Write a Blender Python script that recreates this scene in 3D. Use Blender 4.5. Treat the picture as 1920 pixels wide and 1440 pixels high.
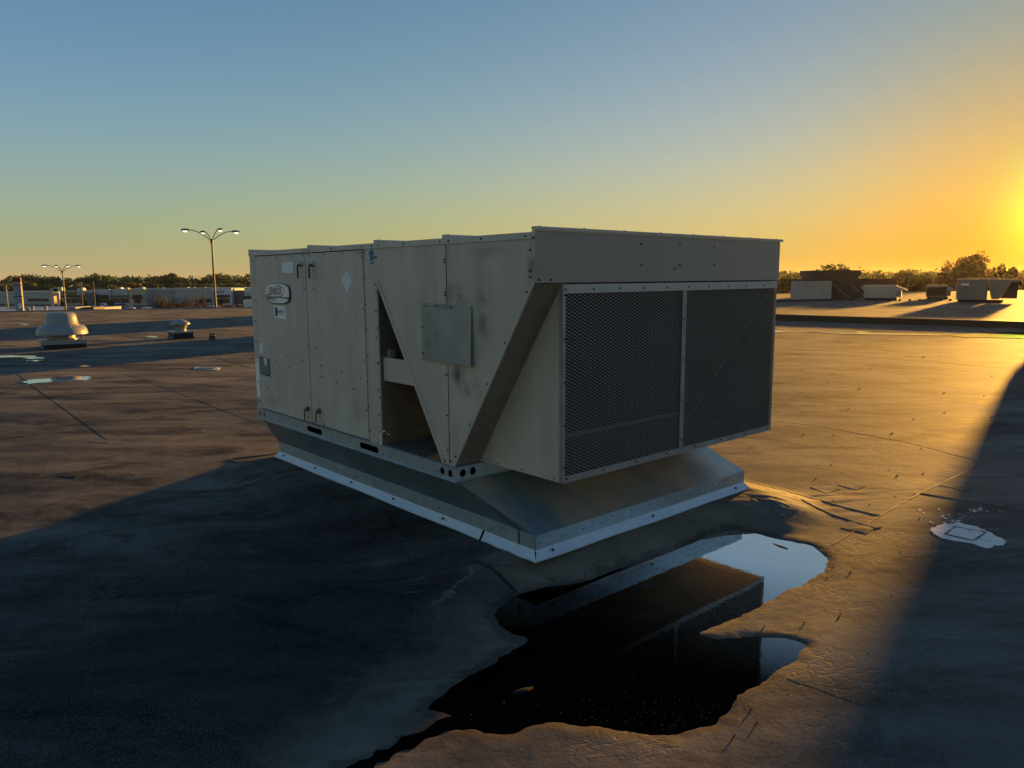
import bpy, bmesh, math, random
import numpy as np
from mathutils import Matrix, Vector
random.seed(7); rng = np.random.default_rng(11)
for _o in list(bpy.data.objects): bpy.data.objects.remove(_o)
sc = bpy.context.scene
COL = sc.collection
# ------------------------------------------------------------------ camera
F, PITCH, ROLL, EYE = 1411.9, .1408, -.0058, 1.47
cam = bpy.data.cameras.new('camera'); co = bpy.data.objects.new('camera', cam); COL.objects.link(co)
cam.sensor_width = 36; cam.lens = 36 * F / 1920; cam.clip_start = .05; cam.clip_end = 3000
fw = Vector((0, math.cos(PITCH), -math.sin(PITCH))); rt = Vector((1, 0, 0)); up = rt.cross(fw)
RT = math.cos(ROLL) * rt + math.sin(ROLL) * up; UP = -math.sin(ROLL) * rt + math.cos(ROLL) * up; FW = fw
co.matrix_world = Matrix(((RT.x, UP.x, -FW.x, 0), (RT.y, UP.y, -FW.y, 0), (RT.z, UP.z, -FW.z, EYE), (0, 0, 0, 1)))
sc.camera = co
# ------------------------------------------------------------------ sky
SUN_AZ, SUN_EL = math.radians(36.3), math.radians(3.5)
SUND = Vector((math.sin(SUN_AZ) * math.cos(SUN_EL), math.cos(SUN_AZ) * math.cos(SUN_EL), math.sin(SUN_EL)))
w = bpy.data.worlds.new('World'); sc.world = w; w.use_nodes = True; nt = w.node_tree
sky = nt.nodes.new('ShaderNodeTexSky'); sky.sky_type = 'NISHITA'; sky.sun_disc = False
sky.sun_elevation = SUN_EL; sky.sun_rotation = SUN_AZ
sky.altitude = 200; sky.air_density = 1; sky.dust_density = 1; sky.ozone_density = 1
# evening colour response of the hazy air: log-linear in the sky model, the angle to the sun and the elevation
def wm(op, a, b=None, c=None):
    n = nt.nodes.new('ShaderNodeMath'); n.operation = op
    for i, v in enumerate((a, b, c)):
        if v is None: continue
        if isinstance(v, (int, float)): n.inputs[i].default_value = v
        else: nt.links.new(v, n.inputs[i])
    return n.outputs[0]
tc = nt.nodes.new('ShaderNodeTexCoord')
dt = nt.nodes.new('ShaderNodeVectorMath'); dt.operation = 'DOT_PRODUCT'
nt.links.new(tc.outputs['Generated'], dt.inputs[0]); dt.inputs[1].default_value = SUND
sx = nt.nodes.new('ShaderNodeSeparateXYZ'); nt.links.new(tc.outputs['Generated'], sx.inputs[0])
zz = wm('MAXIMUM', sx.outputs[2], 0.0)
omc = wm('SUBTRACT', 1.0, dt.outputs['Value'])
terms = [wm('EXPONENT', wm('MULTIPLY', omc, -k)) for k in (4, 40, 600)] + [wm('EXPONENT', wm('MULTIPLY', zz, -k)) for k in (3, 12)]
ss = nt.nodes.new('ShaderNodeSeparateColor'); nt.links.new(sky.outputs[0], ss.inputs[0])
SKYC = [[-3.95, -.40022098, 1.6826959, .74191097, -.30913596, 4.40293341, -.96208247],
        [-2.44, -.17787934, .66260145, -.03, 1.31885731, 2.7720987, -1.35548371],
        [-1.70, -.74086289, .79440109, -.88901764, .50544507, 2.86543312, -4.45851628]]
cc = nt.nodes.new('ShaderNodeCombineColor')
for ch in range(3):
    k = SKYC[ch]
    acc = wm('MULTIPLY_ADD', wm('LOGARITHM', wm('MAXIMUM', ss.outputs[ch], .02), math.e), k[1], k[0])
    for t, kk in zip(terms, k[2:]): acc = wm('MULTIPLY_ADD', t, kk, acc)
    acc = wm('MULTIPLY_ADD', wm('MAXIMUM', wm('MULTIPLY', dt.outputs['Value'], -1.0), 0.0), (.72, .40, .24)[ch], acc)      # rosy anti-twilight opposite the sun
    nt.links.new(wm('MINIMUM', wm('MULTIPLY', wm('EXPONENT', acc), 7.85), 18.0), cc.inputs[ch])
bg = nt.nodes['Background']; nt.links.new(cc.outputs[0], bg.inputs[0]); bg.inputs[1].default_value = .05
# ------------------------------------------------------------------ sun
sl = bpy.data.lights.new('sun', 'SUN'); sl.energy = 5.0; sl.angle = math.radians(1.5); sl.color = (1, .48, .075)
so = bpy.data.objects.new('sun', sl); COL.objects.link(so); so.rotation_euler = SUND.to_track_quat('Z', 'Y').to_euler()
so.location = (20, 30, 20)
sc.view_settings.view_transform = 'Standard'; sc.view_settings.look = 'None'; sc.view_settings.exposure = 1.35; sc.view_settings.gamma = 1
sc.view_settings.use_curve_mapping = False

# ================================================================== helpers
def mat(name, col, rough=.6, metal=0., ior=1.45, var=0., scale=3., bump=0., bscale=40., stretch=(1, 1, 1), col2=None, detail=5, emit=None, estr=0., spec=None, lo=.35, hi=.65, sheen=0.):
    m = bpy.data.materials.new(name); m.use_nodes = True; n = m.node_tree; b = n.nodes['Principled BSDF']
    b.inputs['Base Color'].default_value = (*col, 1); b.inputs['Roughness'].default_value = rough
    b.inputs['Metallic'].default_value = metal; b.inputs['IOR'].default_value = ior
    if spec is not None: b.inputs['Specular IOR Level'].default_value = spec
    if sheen: b.inputs['Sheen Weight'].default_value = sheen
    if emit: b.inputs['Emission Color'].default_value = (*emit, 1); b.inputs['Emission Strength'].default_value = estr
    tcn = n.nodes.new('ShaderNodeTexCoord'); mp = n.nodes.new('ShaderNodeMapping'); mp.inputs['Scale'].default_value = stretch
    n.links.new(tcn.outputs['Object'], mp.inputs[0])
    if var or col2:
        c2 = col2 or tuple(c * (1 - var) for c in col)
        nz = n.nodes.new('ShaderNodeTexNoise'); nz.inputs['Scale'].default_value = scale; nz.inputs['Detail'].default_value = detail; nz.inputs['Roughness'].default_value = .62
        n.links.new(mp.outputs[0], nz.inputs[0])
        rp = n.nodes.new('ShaderNodeValToRGB'); rp.color_ramp.elements[0].position = lo; rp.color_ramp.elements[1].position = hi
        rp.color_ramp.elements[0].color = (*c2, 1); rp.color_ramp.elements[1].color = (*col, 1)
        n.links.new(nz.outputs[0], rp.inputs[0]); n.links.new(rp.outputs[0], b.inputs['Base Color'])
    if bump:
        bz = n.nodes.new('ShaderNodeTexNoise'); bz.inputs['Scale'].default_value = bscale; bz.inputs['Detail'].default_value = 4
        n.links.new(mp.outputs[0], bz.inputs[0]); bp = n.nodes.new('ShaderNodeBump'); bp.inputs['Strength'].default_value = 1; bp.inputs['Distance'].default_value = bump
        n.links.new(bz.outputs[0], bp.inputs['Height']); n.links.new(bp.outputs[0], b.inputs['Normal'])
    return m

class MB:
    def __init__(s): s.v = []; s.f = []
    def add(s, vs, fs):
        o = len(s.v); s.v += [tuple(p) for p in vs]; s.f += [tuple(i + o for i in f) for f in fs]; return s
    def box(s, x0, x1, y0, y1, z0, z1, M=None):
        vs = [Vector((x, y, z)) for z in (z0, z1) for y in (y0, y1) for x in (x0, x1)]
        if M: vs = [M @ p for p in vs]
        return s.add(vs, [(0, 2, 3, 1), (4, 5, 7, 6), (0, 1, 5, 4), (2, 6, 7, 3), (0, 4, 6, 2), (1, 3, 7, 5)])
    def prism(s, pts, axis, a, b):
        """polygon pts=(p,q) extruded along axis from a to b. axis x: p=y,q=z; y: p=x,q=z; z: p=x,q=y"""
        def mk(p, t):
            return {'x': (t, p[0], p[1]), 'y': (p[0], t, p[1]), 'z': (p[0], p[1], t)}[axis]
        n = len(pts); vs = [mk(p, a) for p in pts] + [mk(p, b) for p in pts]
        return s.add(vs, [tuple(range(n - 1, -1, -1)), tuple(range(n, 2 * n))] + [(i, (i + 1) % n, n + (i + 1) % n, n + i) for i in range(n)])
    def lathe(s, prof, c=(0, 0, 0), n=24, ph=0, cap=True):
        vs = [(c[0] + r * math.cos(2 * math.pi * k / n + ph), c[1] + r * math.sin(2 * math.pi * k / n + ph), c[2] + z) for r, z in prof for k in range(n)]
        fs = [(i * n + k, i * n + (k + 1) % n, (i + 1) * n + (k + 1) % n, (i + 1) * n + k) for i in range(len(prof) - 1) for k in range(n)]
        if cap: fs += [tuple(range(n - 1, -1, -1)), tuple(range((len(prof) - 1) * n, len(prof) * n))]
        return s.add(vs, fs)
    def tube(s, pts, r, n=8, r1=None):
        pts = [Vector(p) for p in pts]; vs = []; m = len(pts)
        for i, p in enumerate(pts):
            d = (pts[min(i + 1, m - 1)] - pts[max(i - 1, 0)]).normalized()
            a = d.orthogonal().normalized() if abs(d.z) > .95 else d.cross(Vector((0, 0, 1))).normalized()
            b = d.cross(a); rr = r + ((r1 if r1 is not None else r) - r) * i / max(1, m - 1)
            vs += [p + rr * (math.cos(2 * math.pi * k / n) * a + math.sin(2 * math.pi * k / n) * b) for k in range(n)]
        fs = [(i * n + k, i * n + (k + 1) % n, (i + 1) * n + (k + 1) % n, (i + 1) * n + k) for i in range(m - 1) for k in range(n)]
        fs += [tuple(range(n - 1, -1, -1)), tuple(range((m - 1) * n, m * n))]
        return s.add(vs, fs)
    def disc(s, c, axis, r, h, n=8):
        """short cylinder from c along axis vector"""
        a = Vector(axis).normalized(); return s.tube([Vector(c), Vector(c) + a * h], r, n)
    def build(s, name, m, parent=None, bevel=0, smooth=False, kind=None, fix=True):
        me = bpy.data.meshes.new(name); me.from_pydata(s.v, [], s.f); me.materials.append(m)
        if fix:
            bm = bmesh.new(); bm.from_mesh(me); bmesh.ops.recalc_face_normals(bm, faces=bm.faces); bm.to_mesh(me); bm.free()
        if smooth:
            me.polygons.foreach_set('use_smooth', [True] * len(me.polygons))
            me.set_sharp_from_angle(angle=math.radians(38))
        o = bpy.data.objects.new(name, me); COL.objects.link(o)
        if parent: o.parent = parent
        if bevel:
            bv = o.modifiers.new('bevel', 'BEVEL'); bv.width = bevel; bv.segments = 2; bv.limit_method = 'ANGLE'; bv.angle_limit = math.radians(40)
        if kind: o['kind'] = kind
        return o

def tag(o, label, cat, group=None):
    o['label'] = label; o['category'] = cat
    if group: o['group'] = group
    return o
def empty(name, loc, rz=0, label=None, cat=None, group=None):
    o = bpy.data.objects.new(name, None); COL.objects.link(o); o.location = loc; o.rotation_euler = (0, 0, rz); o.empty_display_size = .2
    if label: tag(o, label, cat, group)
    return o
def copy_tree(o, parent=None):
    c = o.copy(); COL.objects.link(c); c.parent = parent
    for ch in list(o.children): copy_tree(ch, c)
    return c
def text_mb(mb, s, M, width, height, off=(0, 0)):
    cu = bpy.data.curves.new('t', 'FONT'); cu.body = s; cu.size = 1; cu.resolution_u = 3; cu.extrude = .0; cu.offset = .018
    to = bpy.data.objects.new('t', cu); me = bpy.data.meshes.new_from_object(to)
    vs = np.array([v.co[:] for v in me.vertices])
    if len(vs) == 0: return
    mn, mx = vs.min(0), vs.max(0)
    pts = [M @ Vector((off[0] + ((p[0] - mn[0]) / (mx[0] - mn[0]) - .5) * width, off[1] + ((p[1] - mn[1]) / (mx[1] - mn[1]) - .5) * height, 0)) for p in vs]
    mb.add(pts, [tuple(p.vertices) for p in me.polygons])
    bpy.data.objects.remove(to); bpy.data.curves.remove(cu); bpy.data.meshes.remove(me)

# sight geometry used when laying the site out (real positions on the roof plane, or at a given distance)
RZ = -.115      # the roof lies this much below the foot of the curb, which stands on a raised apron
def ground(px, py, z=RZ):
    d = RT * (px - 960) / F + UP * (720 - py) / F + FW; t = (z - EYE) / d.z
    return Vector((d.x * t, d.y * t, z))
def at(px, py, Y):
    d = RT * (px - 960) / F + UP * (720 - py) / F + FW; t = Y / d.y
    return Vector((d.x * t, Y, EYE + d.z * t))

# ================================================================== materials
M = {}
M['beige'] = mat('beige_paint', (.51, .47, .42), .45, var=.16, scale=4, stretch=(1.5, 1.5, .35), bump=.0006, bscale=6)
def dirty(name, base, dark, blobs, rough=.5):
    """painted sheet with soft grime marks; blobs = (y, z, ry, rz, strength) in the unit's own frame"""
    m = mat(name, base, rough, var=.18, scale=4, bump=.0012, bscale=3.5, stretch=(1.5, 1.5, .45)); n = m.node_tree; b = n.nodes['Principled BSDF']
    src = b.inputs['Base Color'].links[0].from_socket
    tcn = n.nodes.new('ShaderNodeTexCoord'); nz = n.nodes.new('ShaderNodeTexNoise'); nz.inputs['Scale'].default_value = 9; nz.inputs['Detail'].default_value = 6
    n.links.new(tcn.outputs['Object'], nz.inputs[0]); tot = None
    for (y, z, ry, rz, st) in blobs:
        mp = n.nodes.new('ShaderNodeMapping'); mp.inputs['Location'].default_value = (0, -y / ry, -z / rz); mp.inputs['Scale'].default_value = (0, 1 / ry, 1 / rz)
        n.links.new(tcn.outputs['Object'], mp.inputs[0]); ln = n.nodes.new('ShaderNodeVectorMath'); ln.operation = 'LENGTH'; n.links.new(mp.outputs[0], ln.inputs[0])
        mr = n.nodes.new('ShaderNodeMapRange'); mr.interpolation_type = 'SMOOTHSTEP'; mr.inputs[1].default_value = 1; mr.inputs[2].default_value = 0; mr.inputs[4].default_value = st
        n.links.new(ln.outputs['Value'], mr.inputs[0]); v = mr.outputs[0]
        if tot is not None:
            ad = n.nodes.new('ShaderNodeMath'); ad.operation = 'ADD'; n.links.new(tot, ad.inputs[0]); n.links.new(v, ad.inputs[1]); v = ad.outputs[0]
        tot = v
    r2 = n.nodes.new('ShaderNodeMapRange'); r2.inputs[1].default_value = .35; r2.inputs[2].default_value = .62; n.links.new(nz.outputs[0], r2.inputs[0])
    mu = n.nodes.new('ShaderNodeMath'); mu.operation = 'MULTIPLY'; mu.use_clamp = True; n.links.new(tot, mu.inputs[0]); n.links.new(r2.outputs[0], mu.inputs[1])
    mx = n.nodes.new('ShaderNodeMixRGB'); n.links.new(mu.outputs[0], mx.inputs[0]); n.links.new(src, mx.inputs[1]); mx.inputs[2].default_value = (*dark, 1)
    n.links.new(mx.outputs[0], b.inputs['Base Color']); return m
M['vpanel'] = dirty('beige_paint_grimy', (.51, .465, .40), (.075, .075, .07),
    [(.60, 1.36, .14, .10, 1.0), (.40, 1.28, .12, .30, .7), (.60, .94, .12, .09, 1.1), (.50, .86, .16, .08, .6), (.69, 1.5, .05, .25, .6), (.02, 1.55, .06, .2, .7), (.64, .6, .06, .2, .35), (.95, 1.3, .1, .2, .25), (.3, 1.6, .3, .06, .35)])
M['door'] = dirty('beige_paint_door', (.53, .49, .45), (.18, .17, .15),
    [(2.27, .65, .04, .3, .5), (2.25, 1.45, .05, .22, .5), (2.44, 1.4, .04, .2, .4), (1.7, .6, .2, .15, .3), (3.0, .5, .3, .08, .4)])
M['patchplate'] = dirty('grey_plate', (.29, .31, .30), (.11, .11, .105), [(.88, 1.1, .06, .25, .8), (.8, 1.1, .05, .15, .6), (.7, 1.31, .2, .03, .8), (.55, 1.2, .1, .1, .35)], .4)
M['coilside'] = mat('shaded_beige_paint', (.25, .21, .16), .6, var=.25, scale=5)  # darker copy of the beige, shade of the down-facing sheets put into the colour
M['galv'] = mat('galvanised_steel', (.40, .52, .60), .42, .6, var=.22, scale=14, bump=.0004, bscale=9, detail=8)
M['galv_soft'] = mat('galvanised_sheet', (.42, .56, .62), .33, .85, var=.28, scale=2.2, bump=.0010, bscale=2.2, detail=7, lo=.3, hi=.7)
M['galv_reflect'] = mat('galvanised_sheet_painted_reflection', (.70, .58, .44), .33, .6, col2=(.28, .38, .44), scale=2.3, bump=.0010, bscale=2.2, detail=9, lo=.40, hi=.60, stretch=(1, .35, 1))  # brown reflected evening light put into the colour, over blue-grey metal
M['flash'] = mat('white_metal_flashing', (.52, .60, .70), .4, .1, var=.10, scale=8)
M['frame'] = mat('weathered_aluminium', (.36, .36, .34), .5, .3, var=.25, scale=9)
M['mesh'] = mat('expanded_steel_mesh', (.25, .245, .235), .55, .2)
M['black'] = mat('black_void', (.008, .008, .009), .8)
M['coil'] = mat('coil_fins', (.018, .022, .022), .6, .3, bump=.003, bscale=60, stretch=(1, 1, .02))
M['screw'] = mat('screw_steel', (.035, .035, .035), .5, .5)
M['brass'] = mat('aged_latch', (.16, .13, .06), .45, .6)
M['knob'] = mat('pale_knob', (.45, .45, .42), .35, .5)
M['white_lbl'] = mat('label_paper', (.82, .86, .88), .6, var=.08, scale=20)
M['pale_lbl'] = mat('label_vinyl', (.74, .79, .82), .5)
M['navy'] = mat('label_dark_print', (.02, .045, .065), .5)
M['blue'] = mat('arrow_blue', (.02, .11, .24), .5)
M['maroon'] = mat('badge_maroon', (.13, .008, .025), .5)
M['teal'] = mat('badge_teal_grey', (.12, .19, .21), .45)
M['brownwall'] = mat('inner_wall', (.17, .15, .12), .75, var=.4, scale=5)
M['pan'] = mat('inner_pan', (.16, .18, .20), .3, .3, var=.5, scale=9)

# roof membrane
def membrane():
    m = bpy.data.materials.new('rubber_roof_membrane'); m.use_nodes = True; n = m.node_tree; b = n.nodes['Principled BSDF']; L = n.links.new
    tcn = n.nodes.new('ShaderNodeTexCoord'); P = tcn.outputs['Object']
    def noise(sc_, det=6, ro=.6, vec=P, dist=0.):
        z = n.nodes.new('ShaderNodeTexNoise'); z.inputs['Scale'].default_value = sc_; z.inputs['Detail'].default_value = det; z.inputs['Roughness'].default_value = ro; z.inputs['Distortion'].default_value = dist; L(vec, z.inputs[0]); return z.outputs[0]
    def mr(v, a, b_, c=0., d=1.):
        r = n.nodes.new('ShaderNodeMapRange'); r.inputs[1].default_value = a; r.inputs[2].default_value = b_; r.inputs[3].default_value = c; r.inputs[4].default_value = d; L(v, r.inputs[0]); return r.outputs[0]
    def mix(f, a, b_):
        x = n.nodes.new('ShaderNodeMixRGB')
        for i, v in enumerate((f, a, b_)):
            if isinstance(v, tuple): x.inputs[i].default_value = (*v, 1)
            elif isinstance(v, float): x.inputs[i].default_value = v
            else: L(v, x.inputs[i])
        return x.outputs[0]
    def mth(op, a, b_):
        x = n.nodes.new('ShaderNodeMath'); x.operation = op
        for i, v in enumerate((a, b_)):
            if isinstance(v, float): x.inputs[i].default_value = v
            else: L(v, x.inputs[i])
        return x.outputs[0]
    mp = n.nodes.new('ShaderNodeMapping'); mp.inputs['Rotation'].default_value = (0, 0, .35); mp.inputs['Scale'].default_value = (.35, 1, 1); L(P, mp.inputs[0])
    n1 = noise(.5, 7, .65); n2 = noise(1.7, 8, .68, mp.outputs[0], .6); n3 = noise(9, 6, .7); n4 = noise(60, 3, .6)
    dust = mth('ADD', mth('MULTIPLY', n1, .32), mth('ADD', mth('MULTIPLY', n2, .48), mth('MULTIPLY', n3, .20)))
    c = mix(mr(dust, .40, .62), (.006, .0068, .0068), (.058, .050, .040))
    c = mix(mr(n2, .62, .75, 0, .55), c, (.12, .105, .088))
    c = mix(mr(noise(2.6, 8, .7, mp.outputs[0], 1.2), .60, .66, 0, .5), c, (.014, .013, .013))
    c = mix(mr(noise(22, 5, .6), .62, .74, 0, .35), c, (.10, .09, .075))
    # sharp-edged stains, dried tide lines and scuffs
    st = noise(1.25, 9, .68, mp.outputs[0], 1.6); c = mix(mr(st, .545, .575, 0, .62), c, (.012, .012, .012)); c = mix(mr(st, .435, .42, 0, .45), c, (.105, .092, .075))
    mp2 = n.nodes.new('ShaderNodeMapping'); mp2.inputs['Location'].default_value = (13, 5, 2); L(P, mp2.inputs[0])
    tl = noise(.85, 5, .55, mp2.outputs[0], .8)
    for cv in (.47, .56):
        c = mix(mth('MULTIPLY', mth('MULTIPLY', mr(tl, cv, cv + .004), mr(tl, cv + .004, cv + .012, 1, 0)), mr(n3, .45, .65, 0, .22)), c, (.13, .12, .10))
    sp = n.nodes.new('ShaderNodeTexVoronoi'); sp.inputs['Scale'].default_value = 9; L(P, sp.inputs['Vector']); c = mix(mth('MULTIPLY', mr(sp.outputs['Distance'], .05, .09, 1, 0), mr(n2, .5, .6, 0, .6)), c, (.17, .16, .14))
    # paler sweep on the right of the unit, near-black rubber on its left
    sx3 = n.nodes.new('ShaderNodeSeparateXYZ'); L(P, sx3.inputs[0]); px_, py_ = sx3.outputs[0], sx3.outputs[1]
    xx = mth('ADD', px_, mth('MULTIPLY', mth('SUBTRACT', n1, .5), 2.2))
    right_pale = mth('MULTIPLY', mr(xx, .3, 1.7), mr(py_, 9., 5.)); c = mix(mth('MULTIPLY', right_pale, mr(n2, .35, .62, .25, .80)), c, (.115, .104, .088))
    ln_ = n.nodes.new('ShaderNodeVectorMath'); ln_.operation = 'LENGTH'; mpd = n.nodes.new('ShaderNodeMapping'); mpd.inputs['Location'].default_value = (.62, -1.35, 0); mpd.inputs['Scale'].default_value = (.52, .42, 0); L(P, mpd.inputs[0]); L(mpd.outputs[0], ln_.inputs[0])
    left_dark = mr(mth('ADD', ln_.outputs['Value'], mth('MULTIPLY', mth('SUBTRACT', n2, .5), 1.6)), 1.05, .35, 0, .72); c = mix(left_dark, c, (.0035, .0045, .0045))
    # grain, scuffs and small bright crumbs
    gr = noise(170, 3, .7); c = mix(mr(gr, .50, .66, 0, .55), c, (.16, .145, .125)); c = mix(mr(gr, .46, .36, 0, .6), c, (.004, .004, .004))
    mps = n.nodes.new('ShaderNodeMapping'); mps.inputs['Rotation'].default_value = (0, 0, -.5); mps.inputs['Scale'].default_value = (.09, 1, 1); L(P, mps.inputs[0])
    sc1 = noise(26, 4, .6, mps.outputs[0], .3); c = mix(mth('MULTIPLY', mr(sc1, .66, .70), mr(n1, .45, .6, .1, .5)), c, (.19, .175, .15))
    mps2 = n.nodes.new('ShaderNodeMapping'); mps2.inputs['Rotation'].default_value = (0, 0, .9); mps2.inputs['Scale'].default_value = (.12, 1, 1); L(P, mps2.inputs[0])
    sc2 = noise(18, 4, .6, mps2.outputs[0], .3); c = mix(mth('MULTIPLY', mr(sc2, .68, .71), mr(n2, .45, .6, 0, .45)), c, (.17, .155, .13))
    # sediment round the puddle
    at_ = n.nodes.new('ShaderNodeAttribute'); at_.attribute_name = 'shore'; sd = at_.outputs['Fac']
    sdn = mth('ADD', sd, mr(n3, .3, .7, -.06, .06))
    ring = mth('MULTIPLY', mr(sdn, -.42, -.02), mr(sdn, .03, .10, 1, 0))
    c = mix(mth('MULTIPLY', ring, mr(n2, .35, .6, .35, .9)), c, (.17, .14, .105))
    l1 = mth('MULTIPLY', mr(sdn, -.30, -.285), mr(sdn, -.28, -.265, 1, 0)); c = mix(mth('MULTIPLY', l1, mr(n1, .5, .6, 0, .7)), c, (.2, .19, .165))
    damp = mth('MULTIPLY', mr(sdn, -.045, -.02), mr(sdn, .02, .03, 1, 0)); c = mix(mth('MULTIPLY', damp, .55), c, (.025, .021, .016))
    c = mix(mr(sdn, .02, .09), c, (.006, .006, .006))
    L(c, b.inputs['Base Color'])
    L(mr(dust, .38, .64, .76, .86), b.inputs['Roughness']); b.inputs['IOR'].default_value = 1.37
    L(mth('MULTIPLY', mr(dust, .43, .58, .008, .060), mr(st, .52, .60, 1, .35)), b.inputs['Sheen Weight']); 
    bl = noise(3.4, 9, .72, mp2.outputs[0], 1.0)
    lv = mth('MULTIPLY', mth('MULTIPLY', mr(n2, .42, .60, .36, .74), mr(st, .53, .575, 1, .42)), mth('MULTIPLY', mr(bl, .56, .61, 1, .62), mr(left_dark, 0, .72, 1, .5)))
    lv = mth('MULTIPLY', lv, mr(n3, .35, .65, .8, 1.2)); L(lv, b.inputs['Specular IOR Level']); b.inputs['Sheen Roughness'].default_value = .5; b.inputs['Sheen Tint'].default_value = (.95, .95, .92, 1)
    vo = n.nodes.new('ShaderNodeTexWave'); vo.inputs['Scale'].default_value = 11; vo.inputs['Distortion'].default_value = 9; vo.inputs['Detail'].default_value = 3; vo.inputs['Detail Scale'].default_value = 2.2; L(mp.outputs[0], vo.inputs[0])
    crk = mth('MULTIPLY', mr(vo.outputs['Fac'], 0, .25, -1, 0), mr(noise(1.1, 3), .52, .62))
    hgt = mth('ADD', mth('MULTIPLY', n4, .0008), mth('ADD', mth('MULTIPLY', n3, .0018), mth('MULTIPLY', crk, .0014)))
    hgt = mth('ADD', hgt, mth('MULTIPLY', noise(2.5, 4), .0035))
    bp = n.nodes.new('ShaderNodeBump'); bp.inputs['Strength'].default_value = .8; bp.inputs['Distance'].default_value = 1; L(hgt, bp.inputs['Height']); L(bp.outputs[0], b.inputs['Normal'])
    return m
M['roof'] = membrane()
M['patch'] = mat('membrane_patch', (.085, .078, .066), .5, var=.35, scale=9, bump=.003, bscale=14)
M['seam'] = mat('membrane_lap', (.06, .055, .05), .5, var=.3, scale=6, bump=.002, bscale=20)
M['flashblack'] = mat('black_flashing', (.016, .016, .018), .6, var=.3, scale=3)
M['whitepaint'] = mat('white_roof_coating', (.78, .72, .62), .6, col2=(.42, .38, .31), scale=14, lo=.3, hi=.5)
def water():
    """thin film of dirty water: near-black below, reflection climbing steeply as the view gets flatter"""
    m = bpy.data.materials.new('standing_water'); m.use_nodes = True; n = m.node_tree; b = n.nodes['Principled BSDF']; L = n.links.new
    b.inputs['Base Color'].default_value = (.0012, .0012, .0012, 1); b.inputs['Roughness'].default_value = .9; b.inputs['Specular IOR Level'].default_value = 0
    tcn = n.nodes.new('ShaderNodeTexCoord'); z = n.nodes.new('ShaderNodeTexNoise'); z.inputs['Scale'].default_value = 30; z.inputs['Detail'].default_value = 3
    L(tcn.outputs['Object'], z.inputs[0]); bp = n.nodes.new('ShaderNodeBump'); bp.inputs['Distance'].default_value = .00022; L(z.outputs[0], bp.inputs['Height']); L(bp.outputs[0], b.inputs['Normal'])
    g = n.nodes.new('ShaderNodeBsdfGlossy'); g.inputs['Roughness'].default_value = .015; L(bp.outputs[0], g.inputs['Normal'])
    lw = n.nodes.new('ShaderNodeLayerWeight'); lw.inputs['Blend'].default_value = .5
    mr_ = n.nodes.new('ShaderNodeMapRange'); mr_.inputs[1].default_value = .530; mr_.inputs[2].default_value = .650; mr_.inputs[3].default_value = .03; mr_.inputs[4].default_value = .95; L(lw.outputs['Facing'], mr_.inputs[0])
    # curb's reflection painted out: mirror weight lowered on that side of the big puddle
    sp_ = n.nodes.new('ShaderNodeSeparateXYZ'); L(tcn.outputs['Object'], sp_.inputs[0]); wn = n.nodes.new('ShaderNodeTexNoise'); wn.inputs['Scale'].default_value = 3; L(tcn.outputs['Object'], wn.inputs[0])
    ad_ = n.nodes.new('ShaderNodeMath'); ad_.operation = 'MULTIPLY_ADD'; L(wn.outputs[0], ad_.inputs[0]); ad_.inputs[1].default_value = .5; L(sp_.outputs[0], ad_.inputs[2])
    fm = n.nodes.new('ShaderNodeMapRange'); fm.interpolation_type = 'SMOOTHSTEP'; fm.inputs[1].default_value = .55; fm.inputs[2].default_value = 1.25; fm.inputs[3].default_value = .10; L(ad_.outputs[0], fm.inputs[0])
    fy = n.nodes.new('ShaderNodeMapRange'); fy.inputs[1].default_value = 5.5; fy.inputs[2].default_value = 7; L(sp_.outputs[1], fy.inputs[0])
    fx = n.nodes.new('ShaderNodeMath'); fx.operation = 'MAXIMUM'; L(fm.outputs[0], fx.inputs[0]); L(fy.outputs[0], fx.inputs[1])
    mm_ = n.nodes.new('ShaderNodeMath'); mm_.operation = 'MULTIPLY'; L(mr_.outputs[0], mm_.inputs[0]); L(fx.outputs[0], mm_.inputs[1])
    mx = n.nodes.new('ShaderNodeMixShader'); L(mm_.outputs[0], mx.inputs[0]); L(b.outputs[0], mx.inputs[1]); L(g.outputs[0], mx.inputs[2]); L(mx.outputs[0], n.nodes['Material Output'].inputs[0])
    return m
M['water'] = water()

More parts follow.
